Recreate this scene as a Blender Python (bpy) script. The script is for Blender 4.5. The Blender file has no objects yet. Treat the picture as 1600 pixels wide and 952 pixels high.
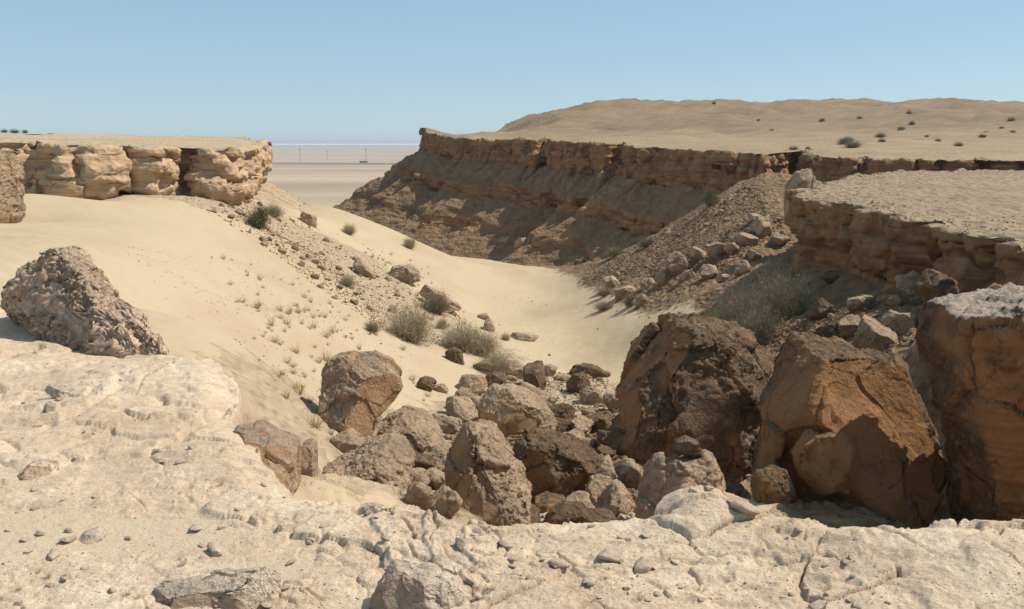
import bpy, bmesh, math, random
import numpy as np
from mathutils import Vector

random.seed(7)
RNG = np.random.default_rng(7)
S = bpy.context.scene
COL = S.collection

# ------------------------------------------------------------------ camera, sky, sun, exposure
PITCH = math.radians(10.28)
FPX = 1400.0                                   # focal length in pixels of the 1600 x 952 photograph
cam_d = bpy.data.cameras.new('camera')
cam_d.sensor_width = 36.0
cam_d.lens = 36.0 * FPX / 1600.0
cam_d.clip_start = 0.1
cam_d.clip_end = 120000.0
cam = bpy.data.objects.new('camera', cam_d)
cam.location = (0, 0, 0)
cam.rotation_euler = (math.pi / 2 - PITCH, 0, 0)
COL.objects.link(cam)
S.camera = cam

SUN_AZ, SUN_EL = math.radians(76), math.radians(52)     # azimuth clockwise from the view direction
W = bpy.data.worlds.new('World')
S.world = W
W.use_nodes = True
wn = W.node_tree
sky = wn.nodes.new('ShaderNodeTexSky')
sky.sky_type = 'NISHITA'
sky.sun_disc = False
sky.sun_elevation = SUN_EL
sky.sun_rotation = SUN_AZ
sky.altitude = 50
sky.air_density = 0.7
sky.dust_density = 0.3
sky.ozone_density = 1.0
bg = wn.nodes['Background']
bg.inputs['Strength'].default_value = 0.112
veil = wn.nodes.new('ShaderNodeMix'); veil.data_type = 'RGBA'     # an even veil of desert dust over the whole sky
veil.inputs[0].default_value = .58
wn.links.new(sky.outputs[0], veil.inputs[6]); veil.inputs[7].default_value = (3.3, 4.95, 6.1, 1)
wn.links.new(veil.outputs[2], bg.inputs['Color'])

sd = bpy.data.lights.new('sun', 'SUN')
sd.energy = 5.0
sd.angle = math.radians(0.5)
sd.color = (1.0, 0.93, 0.82)
sun = bpy.data.objects.new('sun', sd)
SUNV = Vector((math.cos(SUN_EL) * math.sin(SUN_AZ), math.cos(SUN_EL) * math.cos(SUN_AZ), math.sin(SUN_EL)))
sun.rotation_euler = (-SUNV).to_track_quat('-Z', 'Y').to_euler()
COL.objects.link(sun)

S.view_settings.view_transform = 'Standard'
S.view_settings.look = 'None'
S.view_settings.gamma = 1.0
S.view_settings.use_curve_mapping = False
S.view_settings.exposure = 0.1
S.cycles.volume_bounces = 0
S.cycles.max_bounces = 6
S.cycles.diffuse_bounces = 4

# ------------------------------------------------------------------ helpers: rays, noise, splines
CP, SP = math.cos(PITCH), math.sin(PITCH)

def P(px, py, Y):
    """the world point at forward distance Y that is seen at pixel (px, py) of the photograph"""
    t = (476 - py) / FPX
    dy = CP + SP * t
    return np.array([(px - 800) / FPX / dy * Y, Y, (-SP + CP * t) / dy * Y])

_G = RNG.normal(size=(32768, 3)).astype(np.float32)
_G /= np.linalg.norm(_G, axis=1)[:, None]
_G2 = RNG.normal(size=(32768, 2)).astype(np.float32)
_G2 /= np.linalg.norm(_G2, axis=1)[:, None]

def perlin3(p, seed=0):
    p = np.asarray(p, dtype=np.float64) + seed * 17.31
    i = np.floor(p).astype(np.int64)
    f = (p - i).astype(np.float32)
    u = f * f * f * (f * (f * 6 - 15) + 10)
    hx = [(i[:, 0] + k) * 73856093 for k in (0, 1)]
    hy = [(i[:, 1] + k) * 19349663 for k in (0, 1)]
    hz = [(i[:, 2] + k) * 83492791 for k in (0, 1)]
    out = None
    acc = []
    for a in (0, 1):
        for b in (0, 1):
            row = []
            for c in (0, 1):
                g = _G[(hx[a] ^ hy[b] ^ hz[c]) & 32767]
                row.append(g[:, 0] * (f[:, 0] - a) + g[:, 1] * (f[:, 1] - b) + g[:, 2] * (f[:, 2] - c))
            acc.append(row[0] + u[:, 2] * (row[1] - row[0]))
    x0 = acc[0] + u[:, 1] * (acc[1] - acc[0])
    x1 = acc[2] + u[:, 1] * (acc[3] - acc[2])
    return (x0 + u[:, 0] * (x1 - x0)) * 1.6

def perlin2(x, y, seed=0):
    x = np.asarray(x, dtype=np.float64) + seed * 13.7
    y = np.asarray(y, dtype=np.float64) + seed * 7.9
    ix = np.floor(x).astype(np.int64); iy = np.floor(y).astype(np.int64)
    fx = (x - ix).astype(np.float32); fy = (y - iy).astype(np.float32)
    ux = fx * fx * fx * (fx * (fx * 6 - 15) + 10); uy = fy * fy * fy * (fy * (fy * 6 - 15) + 10)
    def g(a, b):
        q = _G2[((ix + a) * 73856093 ^ (iy + b) * 19349663) & 32767]
        return q[..., 0] * (fx - a) + q[..., 1] * (fy - b)
    a = g(0, 0); b = g(1, 0); c = g(0, 1); d = g(1, 1)
    return (a + ux * (b - a) + uy * ((c + ux * (d - c)) - (a + ux * (b - a)))) * 1.5

def fbm2(x, y, sc, octs=4, gain=.5, seed=0, mode=0):
    o = 0.; amp = 1.; tot = 0.
    for k in range(octs):
        n = perlin2(x / sc, y / sc, seed + k * 3)
        if mode == 1: n = 1 - 2 * np.abs(n)
        elif mode == 2: n = 2 * np.abs(n) - .6
        o = o + n * amp; tot += amp; amp *= gain; sc /= 2.03
    return o / tot

def fbm3(p, sc, octs=4, gain=.5, seed=0, mode=0):
    sc = np.asarray(sc, dtype=np.float64)
    o = 0.; amp = 1.; tot = 0.
    for k in range(octs):
        n = perlin3(p / sc, seed + k * 3)
        if mode == 1: n = 1 - 2 * np.abs(n)
        elif mode == 2: n = 2 * np.abs(n) - .6
        o = o + n * amp; tot += amp; amp *= gain; sc = sc / 2.03
    return o / tot

def sstep(a, b, x):
    t = np.clip((x - a) / (b - a), 0, 1)
    return t * t * (3 - 2 * t)

def terr(n, k, sharp=6.):
    q = n * k; f = np.floor(q); r = q - f
    return (f + 1 / (1 + np.exp(-(r - .5) * 2 * sharp))) / k

_H = np.random.default_rng(99).random((4096, 4))
def cells2(x, y, sc, seed=0):
    """2-D cells: distance to the border, and four random numbers and the centre offset of the cell"""
    x = x / sc + seed * 5.3; y = y / sc + seed * 3.1
    ix = np.floor(x).astype(np.int64); iy = np.floor(y).astype(np.int64)
    f1 = np.full(x.shape, 9.); f2 = np.full(x.shape, 9.); cid = np.zeros(x.shape, np.int64); ox = np.zeros(x.shape); oy = np.zeros(x.shape)
    for a in (-1, 0, 1):
        for b in (-1, 0, 1):
            h = ((ix + a) * 7919 ^ (iy + b) * 104729) & 4095
            dx = ix + a + .1 + .8 * _H[h, 0] - x; dy = iy + b + .1 + .8 * _H[h, 1] - y
            d = np.hypot(dx, dy)
            near = d < f1
            f2 = np.where(near, f1, np.minimum(f2, d))
            cid = np.where(near, h, cid); ox = np.where(near, dx, ox); oy = np.where(near, dy, oy)
            f1 = np.minimum(f1, d)
    return (f2 - f1) * sc, _H[cid, 2], _H[cid, 3], ox * sc, oy * sc

_H3 = np.random.default_rng(98).random((8192, 7)).astype(np.float32)
def facet(p, sc, seed=0, tilt=1.5):
    """broken faces: every 3-D cell gets a height and a tilt of its own, so that cells meet in sharp edges"""
    q = p / np.asarray(sc, dtype=np.float64) + seed * 4.7
    i = np.floor(q).astype(np.int64); f = (q - i).astype(np.float32)
    best = np.full(len(q), 9., np.float32); cid = np.zeros(len(q), np.int64); off = np.zeros((len(q), 3), np.float32)
    for a in (-1, 0, 1):
        for b in (-1, 0, 1):
            for c in (-1, 0, 1):
                h = ((i[:, 0] + a) * 7919 ^ (i[:, 1] + b) * 104729 ^ (i[:, 2] + c) * 1299709) & 8191
                d = np.array([a, b, c], np.float32) + .1 + .8 * _H3[h, :3] - f
                r = (d * d).sum(1)
                near = r < best
                best = np.where(near, r, best); cid = np.where(near, h, cid); off = np.where(near[:, None], d, off)
    return (_H3[cid, 3] - .5) + tilt * ((_H3[cid, 4:7] - .5) * off).sum(1)

class TPS:
    def __init__(self, pts, lam=0.02):
        p = np.array(pts, dtype=np.float64)
        self.c = p[:, :2]; n = len(p)
        d = np.linalg.norm(self.c[:, None] - self.c[None], axis=2)
        A = np.zeros((n + 3, n + 3))
        A[:n, :n] = self.k(d) + lam * np.eye(n) * n
        A[:n, n] = 1; A[:n, n + 1:] = self.c; A[n, :n] = 1; A[n + 1:, :n] = self.c.T
        self.w = np.linalg.solve(A, np.concatenate([p[:, 2], [0, 0, 0]]))
    @staticmethod
    def k(r):
        return -np.sqrt(r * r + 9.0)
    def __call__(self, x, y):
        x = np.asarray(x, dtype=np.float64); y = np.asarray(y, dtype=np.float64)
        sh = x.shape; x = x.ravel(); y = y.ravel()
        out = self.w[-3] + self.w[-2] * x + self.w[-1] * y
        for (cx, cy), w in zip(self.c, self.w[:-3]):
            out += w * -np.sqrt((x - cx) ** 2 + (y - cy) ** 2 + 9.0)
        return out.reshape(sh)

def mesh_from(name, v, faces):
    """faces: (n, 3) or (n, 4) index array"""
    v = np.ascontiguousarray(v, dtype=np.float32); faces = np.ascontiguousarray(faces, dtype=np.int32)
    m = bpy.data.meshes.new(name)
    k = faces.shape[1]
    m.vertices.add(len(v)); m.vertices.foreach_set('co', v.ravel())
    m.loops.add(faces.size); m.loops.foreach_set('vertex_index', faces.ravel())
    m.polygons.add(len(faces)); m.polygons.foreach_set('loop_start', np.arange(0, faces.size, k, dtype=np.int32))
    m.polygons.foreach_set('use_smooth', np.ones(len(faces), dtype=bool))
    m.update(calc_edges=True)
    return m

def attr(m, name, vals):
    a = m.attributes.new(name, 'FLOAT', 'POINT')
    a.data.foreach_set('value', np.ascontiguousarray(vals, dtype=np.float32).ravel())

def grid_faces(nr, nc):
    i = np.arange(nr - 1)[:, None] * nc + np.arange(nc - 1)[None]
    return np.stack([i, i + 1, i + nc + 1, i + nc], axis=-1).reshape(-1, 4)

def link(name, mesh, mat=None, parent=None, label=None, cat=None, group=None, kind=None, loc=None):
    o = bpy.data.objects.new(name, mesh)
    COL.objects.link(o)
    if mat is not None and mesh is not None and not mesh.materials: mesh.materials.append(mat)
    if parent: o.parent = parent
    if loc is not None: o.location = loc
    tag(o, label, cat, group, kind)
    return o

def tag(o, label=None, cat=None, group=None, kind=None):
    for k, v in (('label', label), ('category', cat), ('group', group), ('kind', kind)):
        if v: o[k] = v

def seg_dist(x, y, poly):
    """distance to an open polyline, and which side (positive on the left of travel)"""
    best = np.full(x.shape, 1e9); side = np.zeros(x.shape)
    for (ax, ay), (bx, by) in zip(poly[:-1], poly[1:]):
        dx, dy = bx - ax, by - ay
        t = np.clip(((x - ax) * dx + (y - ay) * dy) / (dx * dx + dy * dy), 0, 1)
        d = np.hypot(x - ax - t * dx, y - ay - t * dy)
        s = np.sign((y - ay) * dx - (x - ax) * dy)
        side = np.where(d < best, s, side); best = np.minimum(best, d)
    return best, side

def catmull(pts, n):
    p = np.array(pts, dtype=np.float64)
    d = np.concatenate([[0], np.cumsum(np.linalg.norm(np.diff(p, axis=0), axis=1))])
    u = np.linspace(0, d[-1], n)
    q = np.stack([np.interp(u, d, p[:, k]) for k in range(p.shape[1])], axis=1)
    return q

def smooth_path(q, k):
    if k < 1: return q
    w = np.hanning(2 * k + 3)[1:-1]; w /= w.sum()
    e = np.concatenate([np.repeat(q[:1], k, 0), q, np.repeat(q[-1:], k, 0)])
    return np.stack([np.convolve(e[:, j], w, 'valid') for j in range(q.shape[1])], axis=1)

# ------------------------------------------------------------------ materials
class NT:
    def __init__(self, name, rough=0.9):
        self.m = bpy.data.materials.new(name); self.m.use_nodes = True
        self.t = self.m.node_tree; self.b = self.t.nodes['Principled BSDF']
        self.b.inputs['Roughness'].default_value = rough
        self.b.inputs['Specular IOR Level'].default_value = 0.15
        self.pos = self.t.nodes.new('ShaderNodeNewGeometry').outputs['Position']
    def L(self, a, b): self.t.links.new(a, b)
    def scalev(self, v, s):
        n = self.t.nodes.new('ShaderNodeVectorMath'); n.operation = 'MULTIPLY'
        self.L(v, n.inputs[0]); n.inputs[1].default_value = s
        return n.outputs[0]
    def noise(self, scale, detail=5, rough=.6, v=None, dist=0.):
        n = self.t.nodes.new('ShaderNodeTexNoise')
        n.inputs['Scale'].default_value = scale; n.inputs['Detail'].default_value = detail
        n.inputs['Roughness'].default_value = rough; n.inputs['Distortion'].default_value = dist
        self.L(v or self.pos, n.inputs['Vector'])
        return n.outputs['Fac']
    def voro(self, scale, feature='F1', v=None, rnd=1.):
        n = self.t.nodes.new('ShaderNodeTexVoronoi'); n.feature = feature
        n.inputs['Scale'].default_value = scale; n.inputs['Randomness'].default_value = rnd
        self.L(v or self.pos, n.inputs['Vector'])
        return n.outputs['Distance']
    def ramp(self, f, stops):
        n = self.t.nodes.new('ShaderNodeValToRGB')
        e = n.color_ramp.elements
        while len(e) < len(stops): e.new(.5)
        for q, (p, c) in zip(e, stops):
            q.position = p; q.color = (*c, 1) if isinstance(c, tuple) else (c, c, c, 1)
        self.L(f, n.inputs[0])
        return n.outputs[0]
    def mix(self, f, a, b, mode='MIX'):
        n = self.t.nodes.new('ShaderNodeMix'); n.data_type = 'RGBA'; n.blend_type = mode
        for i, q in ((0, f), (6, a), (7, b)):
            if isinstance(q, (int, float)): n.inputs[i].default_value = q
            elif isinstance(q, tuple): n.inputs[i].default_value = (*q, 1)
            else: self.L(q, n.inputs[i])
        return n.outputs[2]
    def math(self, op, a, b=None):
        n = self.t.nodes.new('ShaderNodeMath'); n.operation = op
        for i, q in ((0, a), (1, b)):
            if q is None: continue
            if isinstance(q, (int, float)): n.inputs[i].default_value = q
            else: self.L(q, n.inputs[i])
        return n.outputs[0]
    def attr(self, name):
        n = self.t.nodes.new('ShaderNodeAttribute'); n.attribute_name = name
        return n.outputs['Fac']
    def rand(self):
        return self.t.nodes.new('ShaderNodeObjectInfo').outputs['Random']
    def bump(self, h, strength, dist, prev=None):
        n = self.t.nodes.new('ShaderNodeBump')
        n.inputs['Strength'].default_value = strength; n.inputs['Distance'].default_value = dist
        self.L(h, n.inputs['Height'])
        if prev: self.L(prev, n.inputs['Normal'])
        return n.outputs[0]
    def done(self, color, normal=None):
        if isinstance(color, tuple): self.b.inputs['Base Color'].default_value = (*color, 1)
        else: self.L(color, self.b.inputs['Base Color'])
        if normal: self.L(normal, self.b.inputs['Normal'])
        return self.m

def mat_ground():
    n = NT('sand_and_scree')
    big = n.noise(.06, 4, .55)
    sand = n.mix(big, (.405, .315, .206), (.468, .37, .246))
    fine = n.noise(3.0, 6, .7)
    sand = n.mix(n.ramp(fine, [(.35, 0.), (.75, 1.)]), sand, (.47, .355, .23))
    sand = n.mix(n.ramp(n.noise(.16, 6, .62, n.scalev(n.pos, (1., .45, 1.))), [(.46, 0.), (.62, .75)]), sand, (.40, .295, .185))
    speck = n.ramp(n.voro(5.5), [(.05, 1.), (.13, 0.)])
    sand = n.mix(n.math('MULTIPLY', speck, n.ramp(n.noise(.35, 3), [(.42, 0.), (.6, .6)])), sand, (.27, .19, .12))
    sc = n.noise(1.3, 8, .72)
    scree = n.ramp(sc, [(.28, (.095, .057, .031)), (.46, (.175, .11, .06)), (.6, (.24, .157, .088)), (.76, (.36, .255, .155))])
    pale = n.mix(n.ramp(n.noise(2.1, 6, .7), [(.3, 0.), (.7, 1.)]), (.32, .235, .155), (.46, .345, .235))
    gravel = n.mix(n.ramp(n.voro(3.2), [(.1, .75), (.4, 0.)]), pale, (.22, .16, .115))
    a = n.attr('scree'); g = n.attr('gravel')
    edge = n.noise(.9, 6, .7)
    ma = n.ramp(n.math('ADD', a, n.math('MULTIPLY', n.math('SUBTRACT', edge, .5), 1.1)), [(.4, 0.), (.6, 1.)])
    mg = n.ramp(n.math('ADD', g, n.math('MULTIPLY', n.math('SUBTRACT', edge, .5), 1.3)), [(.4, 0.), (.66, 1.)])
    c = n.mix(mg, sand, gravel)
    c = n.mix(ma, c, scree)
    far = n.attr('far')
    plain = n.ramp(n.noise(.004, 6, .6, n.scalev(n.pos, (.35, 1.6, 1))), [(.3, (.29, .22, .15)), (.5, (.37, .285, .195)), (.7, (.46, .36, .255))])
    plain = n.mix(n.ramp(n.voro(.035), [(.06, .7), (.16, 0.)]), plain, (.16, .14, .1))
    c = n.mix(far, c, plain)
    h1 = n.noise(1.6, 8, .65); h2 = n.noise(14, 5, .7)
    b = n.bump(h2, .25, .03)
    b = n.bump(h1, .35, .12, b)
    rb = n.math('MULTIPLY', n.voro(2.6), n.math('MAXIMUM', ma, mg))
    b = n.bump(rb, .8, .25, b)
    return n.done(c, b)

def mat_ledge():
    n = NT('pale_limestone')
    v1 = n.noise(.9, 6, .62); v2 = n.noise(7, 6, .7); v3 = n.noise(38, 4, .7)
    c = n.ramp(v1, [(.3, (.55, .395, .26)), (.5, (.68, .52, .365)), (.7, (.77, .625, .465))])
    c = n.mix(n.ramp(v2, [(.3, .85), (.58, 0.)]), c, (.46, .335, .245))
    c = n.mix(n.ramp(n.noise(2.6, 7, .72), [(.52, 0.), (.7, .6)]), c, (.47, .365, .275))
    c = n.mix(n.ramp(v3, [(.32, .55), (.5, 0.)]), c, (.33, .245, .195))
    pit = n.ramp(n.voro(26), [(.06, .7), (.2, 0.)])
    c = n.mix(n.math('MULTIPLY', pit, n.ramp(n.noise(1.7, 3), [(.45, 0.), (.6, 1.)])), c, (.25, .18, .14))
    sandc = n.mix(n.noise(3, 5, .7), (.545, .415, .285), (.61, .48, .345))
    sandc = n.mix(n.ramp(n.voro(33), [(.08, .6), (.2, 0.)]), sandc, (.36, .27, .19))
    s = n.attr('sand')
    c = n.mix(n.ramp(n.math('ADD', s, n.math('MULTIPLY', n.math('SUBTRACT', v2, .5), .7)), [(.35, 0.), (.65, 1.)]), c, sandc)
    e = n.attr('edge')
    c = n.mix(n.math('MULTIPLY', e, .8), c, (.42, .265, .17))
    b = n.bump(n.noise(38, 6, .75, n.scalev(n.pos, (.55, 1., 1.))), .85, .022)
    b = n.bump(v2, .6, .05, b)
    b = n.bump(n.noise(90, 3, .7), .4, .008, b)
    return n.done(c, b)

def mat_mesa(name, top, band, scree, hill=None, lay=.5):
    n = NT(name)
    flat = n.scalev(n.pos, (.16, .16, 2.6))
    st = n.noise(1.0, 6, .65, flat, .4)
    tall = n.noise(1.0, 6, .65, n.scalev(n.pos, (.9, .9, .16)))
    cb = n.ramp(st, [(.3, tuple(q * .55 for q in band)), (.45, band), (.58, tuple(q * 1.18 for q in band)), (.72, tuple(q * .75 for q in band))])
    cb = n.mix(n.ramp(tall, [(.3, .6), (.5, 0.)]), cb, tuple(q * .5 for q in band))
    sn = n.noise(.8, 8, .72)
    cs = n.ramp(sn, [(.28, tuple(q * .55 for q in scree)), (.5, scree), (.75, tuple(q * 1.45 for q in scree))])
    ct = n.ramp(n.noise(.12, 8, .68), [(.3, tuple(q * .78 for q in top)), (.5, top), (.7, tuple(q * 1.15 for q in top))])
    ct = n.mix(n.ramp(n.voro(1.9), [(.05, .6), (.2, 0.)]), ct, tuple(q * .6 for q in top))
    ct = n.mix(n.ramp(n.noise(4, 5, .75), [(.3, .5), (.5, 0.)]), ct, tuple(q * .65 for q in top))
    if hill:
        sep = n.t.nodes.new('ShaderNodeSeparateXYZ'); n.L(n.pos, sep.inputs[0])
        hc = n.ramp(n.noise(.07, 8, .7), [(.3, tuple(q * .7 for q in hill)), (.5, hill), (.72, tuple(q * 1.3 for q in hill))])
        up = n.ramp(n.math('ADD', n.math('MULTIPLY', sep.outputs[2], .12), n.math('MULTIPLY', n.noise(.05, 6, .6), .9)), [(.45, 0.), (.85, 1.)])
        ct = n.mix(up, ct, hc)
    e = n.math('MULTIPLY', n.math('SUBTRACT', n.noise(1.1, 6, .7), .5), 1.2)
    fb = n.ramp(n.math('ADD', n.attr('band'), e), [(.4, 0.), (.6, 1.)])
    ft = n.ramp(n.math('ADD', n.attr('top'), e), [(.4, 0.), (.6, 1.)])
    c = n.mix(ft, n.mix(fb, cs, cb), ct)
    b = n.bump(n.noise(5, 6, .7), .5, .12)
    b = n.bump(n.voro(2.2), .5, .3, b)
    b = n.bump(st, lay, .35, b)
    return n.done(c, b)

def mat_rock(name, old, fresh, knob=9., grey=(.35, .275, .21)):
    n = NT(name)
    v = n.noise(1.1, 7, .65); w = n.noise(9, 6, .72)
    o = n.ramp(v, [(.3, tuple(q * .62 for q in old)), (.52, old), (.72, tuple(q * 1.3 for q in old))])
    o = n.mix(n.ramp(w, [(.34, .75), (.52, 0.)]), o, tuple(q * .5 for q in old))
    o = n.mix(n.ramp(n.noise(2.3, 5, .7), [(.52, 0.), (.7, .6)]), o, grey)
    f = n.ramp(n.noise(1.7, 6, .6), [(.3, tuple(q * .75 for q in fresh)), (.5, fresh), (.72, tuple(q * 1.15 for q in fresh))])
    f = n.mix(n.ramp(w, [(.3, .5), (.45, 0.)]), f, tuple(q * .6 for q in fresh))
    fa = n.ramp(n.math('ADD', n.attr('fresh'), n.math('MULTIPLY', n.math('SUBTRACT', n.noise(2.6, 6, .7), .5), .9)), [(.25, 0.), (.75, 1.)])
    c = n.mix(fa, o, f)
    wv = n.t.nodes.new('ShaderNodeVectorMath'); wv.operation = 'MULTIPLY_ADD'
    nz = n.t.nodes.new('ShaderNodeTexNoise'); nz.inputs['Scale'].default_value = 1.6; nz.inputs['Detail'].default_value = 6
    n.L(n.pos, nz.inputs['Vector']); n.L(nz.outputs['Color'], wv.inputs[0]); wv.inputs[1].default_value = (1.3, 1.3, 1.3); n.L(n.pos, wv.inputs[2])
    ck = n.voro(.8, 'DISTANCE_TO_EDGE', wv.outputs[0])
    cm = n.ramp(n.noise(1.3, 3), [(.42, 0.), (.55, 1.)])
    c = n.mix(n.math('MULTIPLY', n.ramp(ck, [(.0, .8), (.016, 0.)]), cm), c, tuple(q * .4 for q in old))
    c = n.mix(n.ramp(n.math('ADD', n.attr('cap'), n.math('MULTIPLY', n.math('SUBTRACT', w, .5), .8)), [(.45, 0.), (.6, 1.)]), c, n.mix(v, (.36, .28, .21), (.56, .455, .355)))
    rough = n.math('SUBTRACT', 1.0, n.math('MULTIPLY', fa, .75))
    b = n.bump(n.noise(24, 6, .75), .75, .04)
    b = n.bump(n.math('MULTIPLY', n.voro(knob), rough), .8, .07, b)
    b = n.bump(w, .8, .09, b)
    b = n.bump(n.noise(3.4, 6, .7), .5, .2, b)
    return n.done(c, b)

def mat_stone(name, a, b_):
    n = NT(name)
    r = n.rand()
    c = n.mix(r, a, b_)
    c = n.mix(n.ramp(n.noise(6, 6, .7), [(.3, .7), (.6, 0.)]), c, tuple(q * .5 for q in a))
    return n.done(c, n.bump(n.noise(12, 6, .7), .6, .06))

def mat_plant(name, a, b_):
    n = NT(name, .8)
    c = n.mix(n.noise(7, 3), a, b_)
    return n.done(n.mix(n.math('MULTIPLY', n.rand(), .35), c, tuple(q * .65 for q in a)))

M_GROUND = mat_ground()
M_LEDGE = mat_ledge()
M_MESA = mat_mesa('banded_mesa_rock', (.31, .225, .14), (.285, .155, .074), (.225, .142, .078), (.225, .157, .098))
M_PROM = mat_mesa('promontory_rock', (.29, .208, .135), (.25, .138, .066), (.18, .12, .07), None, .2)
M_LEFT = mat_mesa('left_cliff_rock', (.42, .315, .21), (.45, .305, .19), (.37, .275, .185), None, .15)
M_BROWN = mat_rock('brown_knobbly_rock', (.195, .12, .068), (.345, .182, .083))
M_PINK = mat_rock('pinkish_weathered_rock', (.47, .33, .22), (.45, .27, .145))
M_FIN = mat_rock('pink_grey_rock', (.70, .505, .36), (.58, .38, .24), 9., (.56, .42, .32))
M_TAN = mat_rock('tan_cliff_rock', (.42, .30, .195), (.44, .28, .16))
M_PALE = mat_rock('pale_ledge_rock', (.70, .555, .42), (.56, .39, .27), 14., (.64, .525, .42))
M_STONE = mat_stone('loose_stone', (.42, .31, .235), (.55, .43, .33))
M_STONE_B = mat_stone('loose_brown_stone', (.23, .147, .084), (.4, .28, .175))
M_GRIT = mat_stone('promontory_grit', (.26, .18, .12), (.32, .23, .16))
M_PEB = mat_stone('pale_pebbles', (.44, .34, .25), (.52, .41, .31))
M_DRY = mat_plant('dry_twigs', (.36, .285, .185), (.52, .43, .29))
M_GREY = mat_plant('grey_green_twigs', (.22, .185, .12), (.34, .285, .19))
M_GREEN = mat_plant('green_leaves', (.085, .095, .03), (.16, .155, .055))
M_STRAW = mat_plant('straw_grass', (.42, .30, .12), (.55, .41, .19))

# ------------------------------------------------------------------ the ground: one sheet from the gully to the horizon
cps = []
def C(px, py, Y): cps.append(tuple(P(px, py, Y)))
for a in [
    # wadi floor
    (760, 408, 130), (860, 418, 124), (850, 480, 84), (930, 500, 70), (880, 560, 57), (900, 600, 47), (800, 640, 38), (960, 540, 58), (760, 540, 57),
    (740, 490, 78), (820, 440, 104), (900, 455, 92), (690, 400, 118), (800, 600, 45), (860, 650, 34), (930, 640, 36),
    # near gully among the boulders
    (1150, 748, 26), (1440, 800, 21), (780, 720, 25), (950, 720, 25), (1080, 770, 23), (1300, 790, 20.5), (760, 815, 17), (880, 800, 18.5), (1060, 815, 16.5), (1530, 850, 16),
    # left dune
    (20, 345, 48), (0, 478, 20), (150, 400, 28), (60, 300, 57), (112, 320, 60), (300, 430, 37), (230, 360, 47), (400, 600, 16.5), (450, 680, 17), (420, 560, 21),
    (500, 500, 37), (560, 695, 21.5), (480, 620, 21), (600, 640, 27), (650, 650, 31), (600, 600, 33), (700, 690, 26), (450, 430, 54), (400, 350, 70), (560, 430, 65), (640, 430, 76), (650, 500, 58), (700, 560, 47),
    (292, 262, 70), (330, 310, 66), (370, 312, 72), (270, 300, 68), (200, 300, 64), (440, 320, 88), (600, 355, 104), (500, 322, 112), (560, 400, 74), (480, 350, 84), (540, 545, 37), (380, 480, 37), (300, 520, 26), (620, 560, 41),
    # rubble shelf beside the ledge
    (440, 765, 11.0), (470, 720, 12.5), (560, 765, 13.5), (640, 715, 17.5), (620, 690, 19), (680, 800, 14.5),
    # spur and right bank
    (1208, 268, 98), (1156, 294, 95), (1098, 333, 92), (1049, 375, 90), (1000, 402, 90), (950, 420, 92), (895, 440, 97), (1130, 350, 84), (1130, 430, 64), (1200, 350, 72), (1220, 420, 56),
    (1050, 430, 70), (1000, 450, 74), (1060, 480, 57), (1010, 510, 56), (1190, 520, 41), (1260, 440, 46), (1330, 470, 37), (1420, 470, 30), (1330, 545, 29), (1420, 540, 26), (1250, 560, 31), (1120, 560, 38), (1030, 560, 52), (1010, 620, 41), (1540, 500, 22), (960, 470, 74),
]: C(*a)
cps += [(-7, 13, -4.0), (-9, 15.5, -4.0), (-5, 10.5, -4.9), (-11, 13, -4.3), (-13, 17, -4.0), (17, 24, -7.6), (16, 30, -6.6), (19, 36, -7), (20, 28, -8), (-30, 100, -9), (-45, 130, -18), (-60, 90, -9), (-50, 60, -6), (-60, 40, -5), (-30, 25, -4.2), (-28, 14, -4.6), (-14, 6, -6), (0, 4, -7), (0, 9, -7.2), (6, 10, -7.8), (14, 10, -7.5), (24, 22, -8), (30, 40, -9),
        (30, 60, -11), (45, 80, -12), (40, 120, -20), (15, 160, -22), (60, 110, -18), (-10, 190, -21), (-25, 170, -20), (-55, 200, -24), (-40, 160, -19), (-20, 145, -17.5), (-60, 250, -30), (0, 260, -28), (60, 260, -28), (120, 200, -24), (90, 60, -14), (-100, 100, -12), (-110, 200, -26), (-7, 11, -5.6), (-4, 13.5, -6.2)]
BASE = TPS(cps, .0004)

EDGE_SCREE = [P(900, 436, 100)[:2], P(960, 470, 76)[:2], P(1000, 488, 66)[:2], P(1085, 470, 56)[:2], P(1150, 500, 46)[:2], P(1165, 600, 34)[:2], P(1170, 740, 24)[:2], P(1300, 900, 12)[:2]]
EDGE_SCREE = [np.array([0., 150.])] + EDGE_SCREE
GRAVEL = [P(330, 300, 66)[:2], P(420, 345, 74)[:2], P(480, 360, 76)[:2], P(560, 425, 66)[:2], P(640, 470, 62)[:2], P(700, 520, 55)[:2]]
RUBBLE = [P(560, 740, 15)[:2], P(720, 720, 22)[:2], P(850, 640, 36)[:2], P(900, 600, 44)[:2]]
RUBBLE2 = [P(900, 780, 18)[:2], P(1000, 700, 28)[:2]]
RIDGE = [P(560, 560, 40)[:2], P(640, 640, 31)[:2], P(690, 560, 47)[:2], P(600, 470, 58)[:2]]

def masks(x, y):
    d, s = seg_dist(x, y, EDGE_SCREE)
    sd_ = d * s                                       # positive on the right bank
    w = 1.2 + y * .02
    scree = sstep(-w, w, sd_)
    d1, _ = seg_dist(x, y, GRAVEL)
    g = 1 - sstep(2.0, 7.5, d1)
    d2, _ = seg_dist(x, y, RUBBLE)
    g2 = 1 - sstep(2., 5.5, d2)
    d3, _ = seg_dist(x, y, RUBBLE2)
    g3 = 1 - sstep(2., 5., d3)
    d4, _ = seg_dist(x, y, RIDGE)
    g4 = .25 * (1 - sstep(1., 4.5, d4))
    scree = np.maximum(scree, .75 * np.maximum(g2 * (1 - sstep(24, 34, y)), g3) * sstep(-3.2, -.8, x))
    return scree, np.maximum(np.maximum(np.maximum(g * .86, g2), g3), g4) * (1 - scree)

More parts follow.
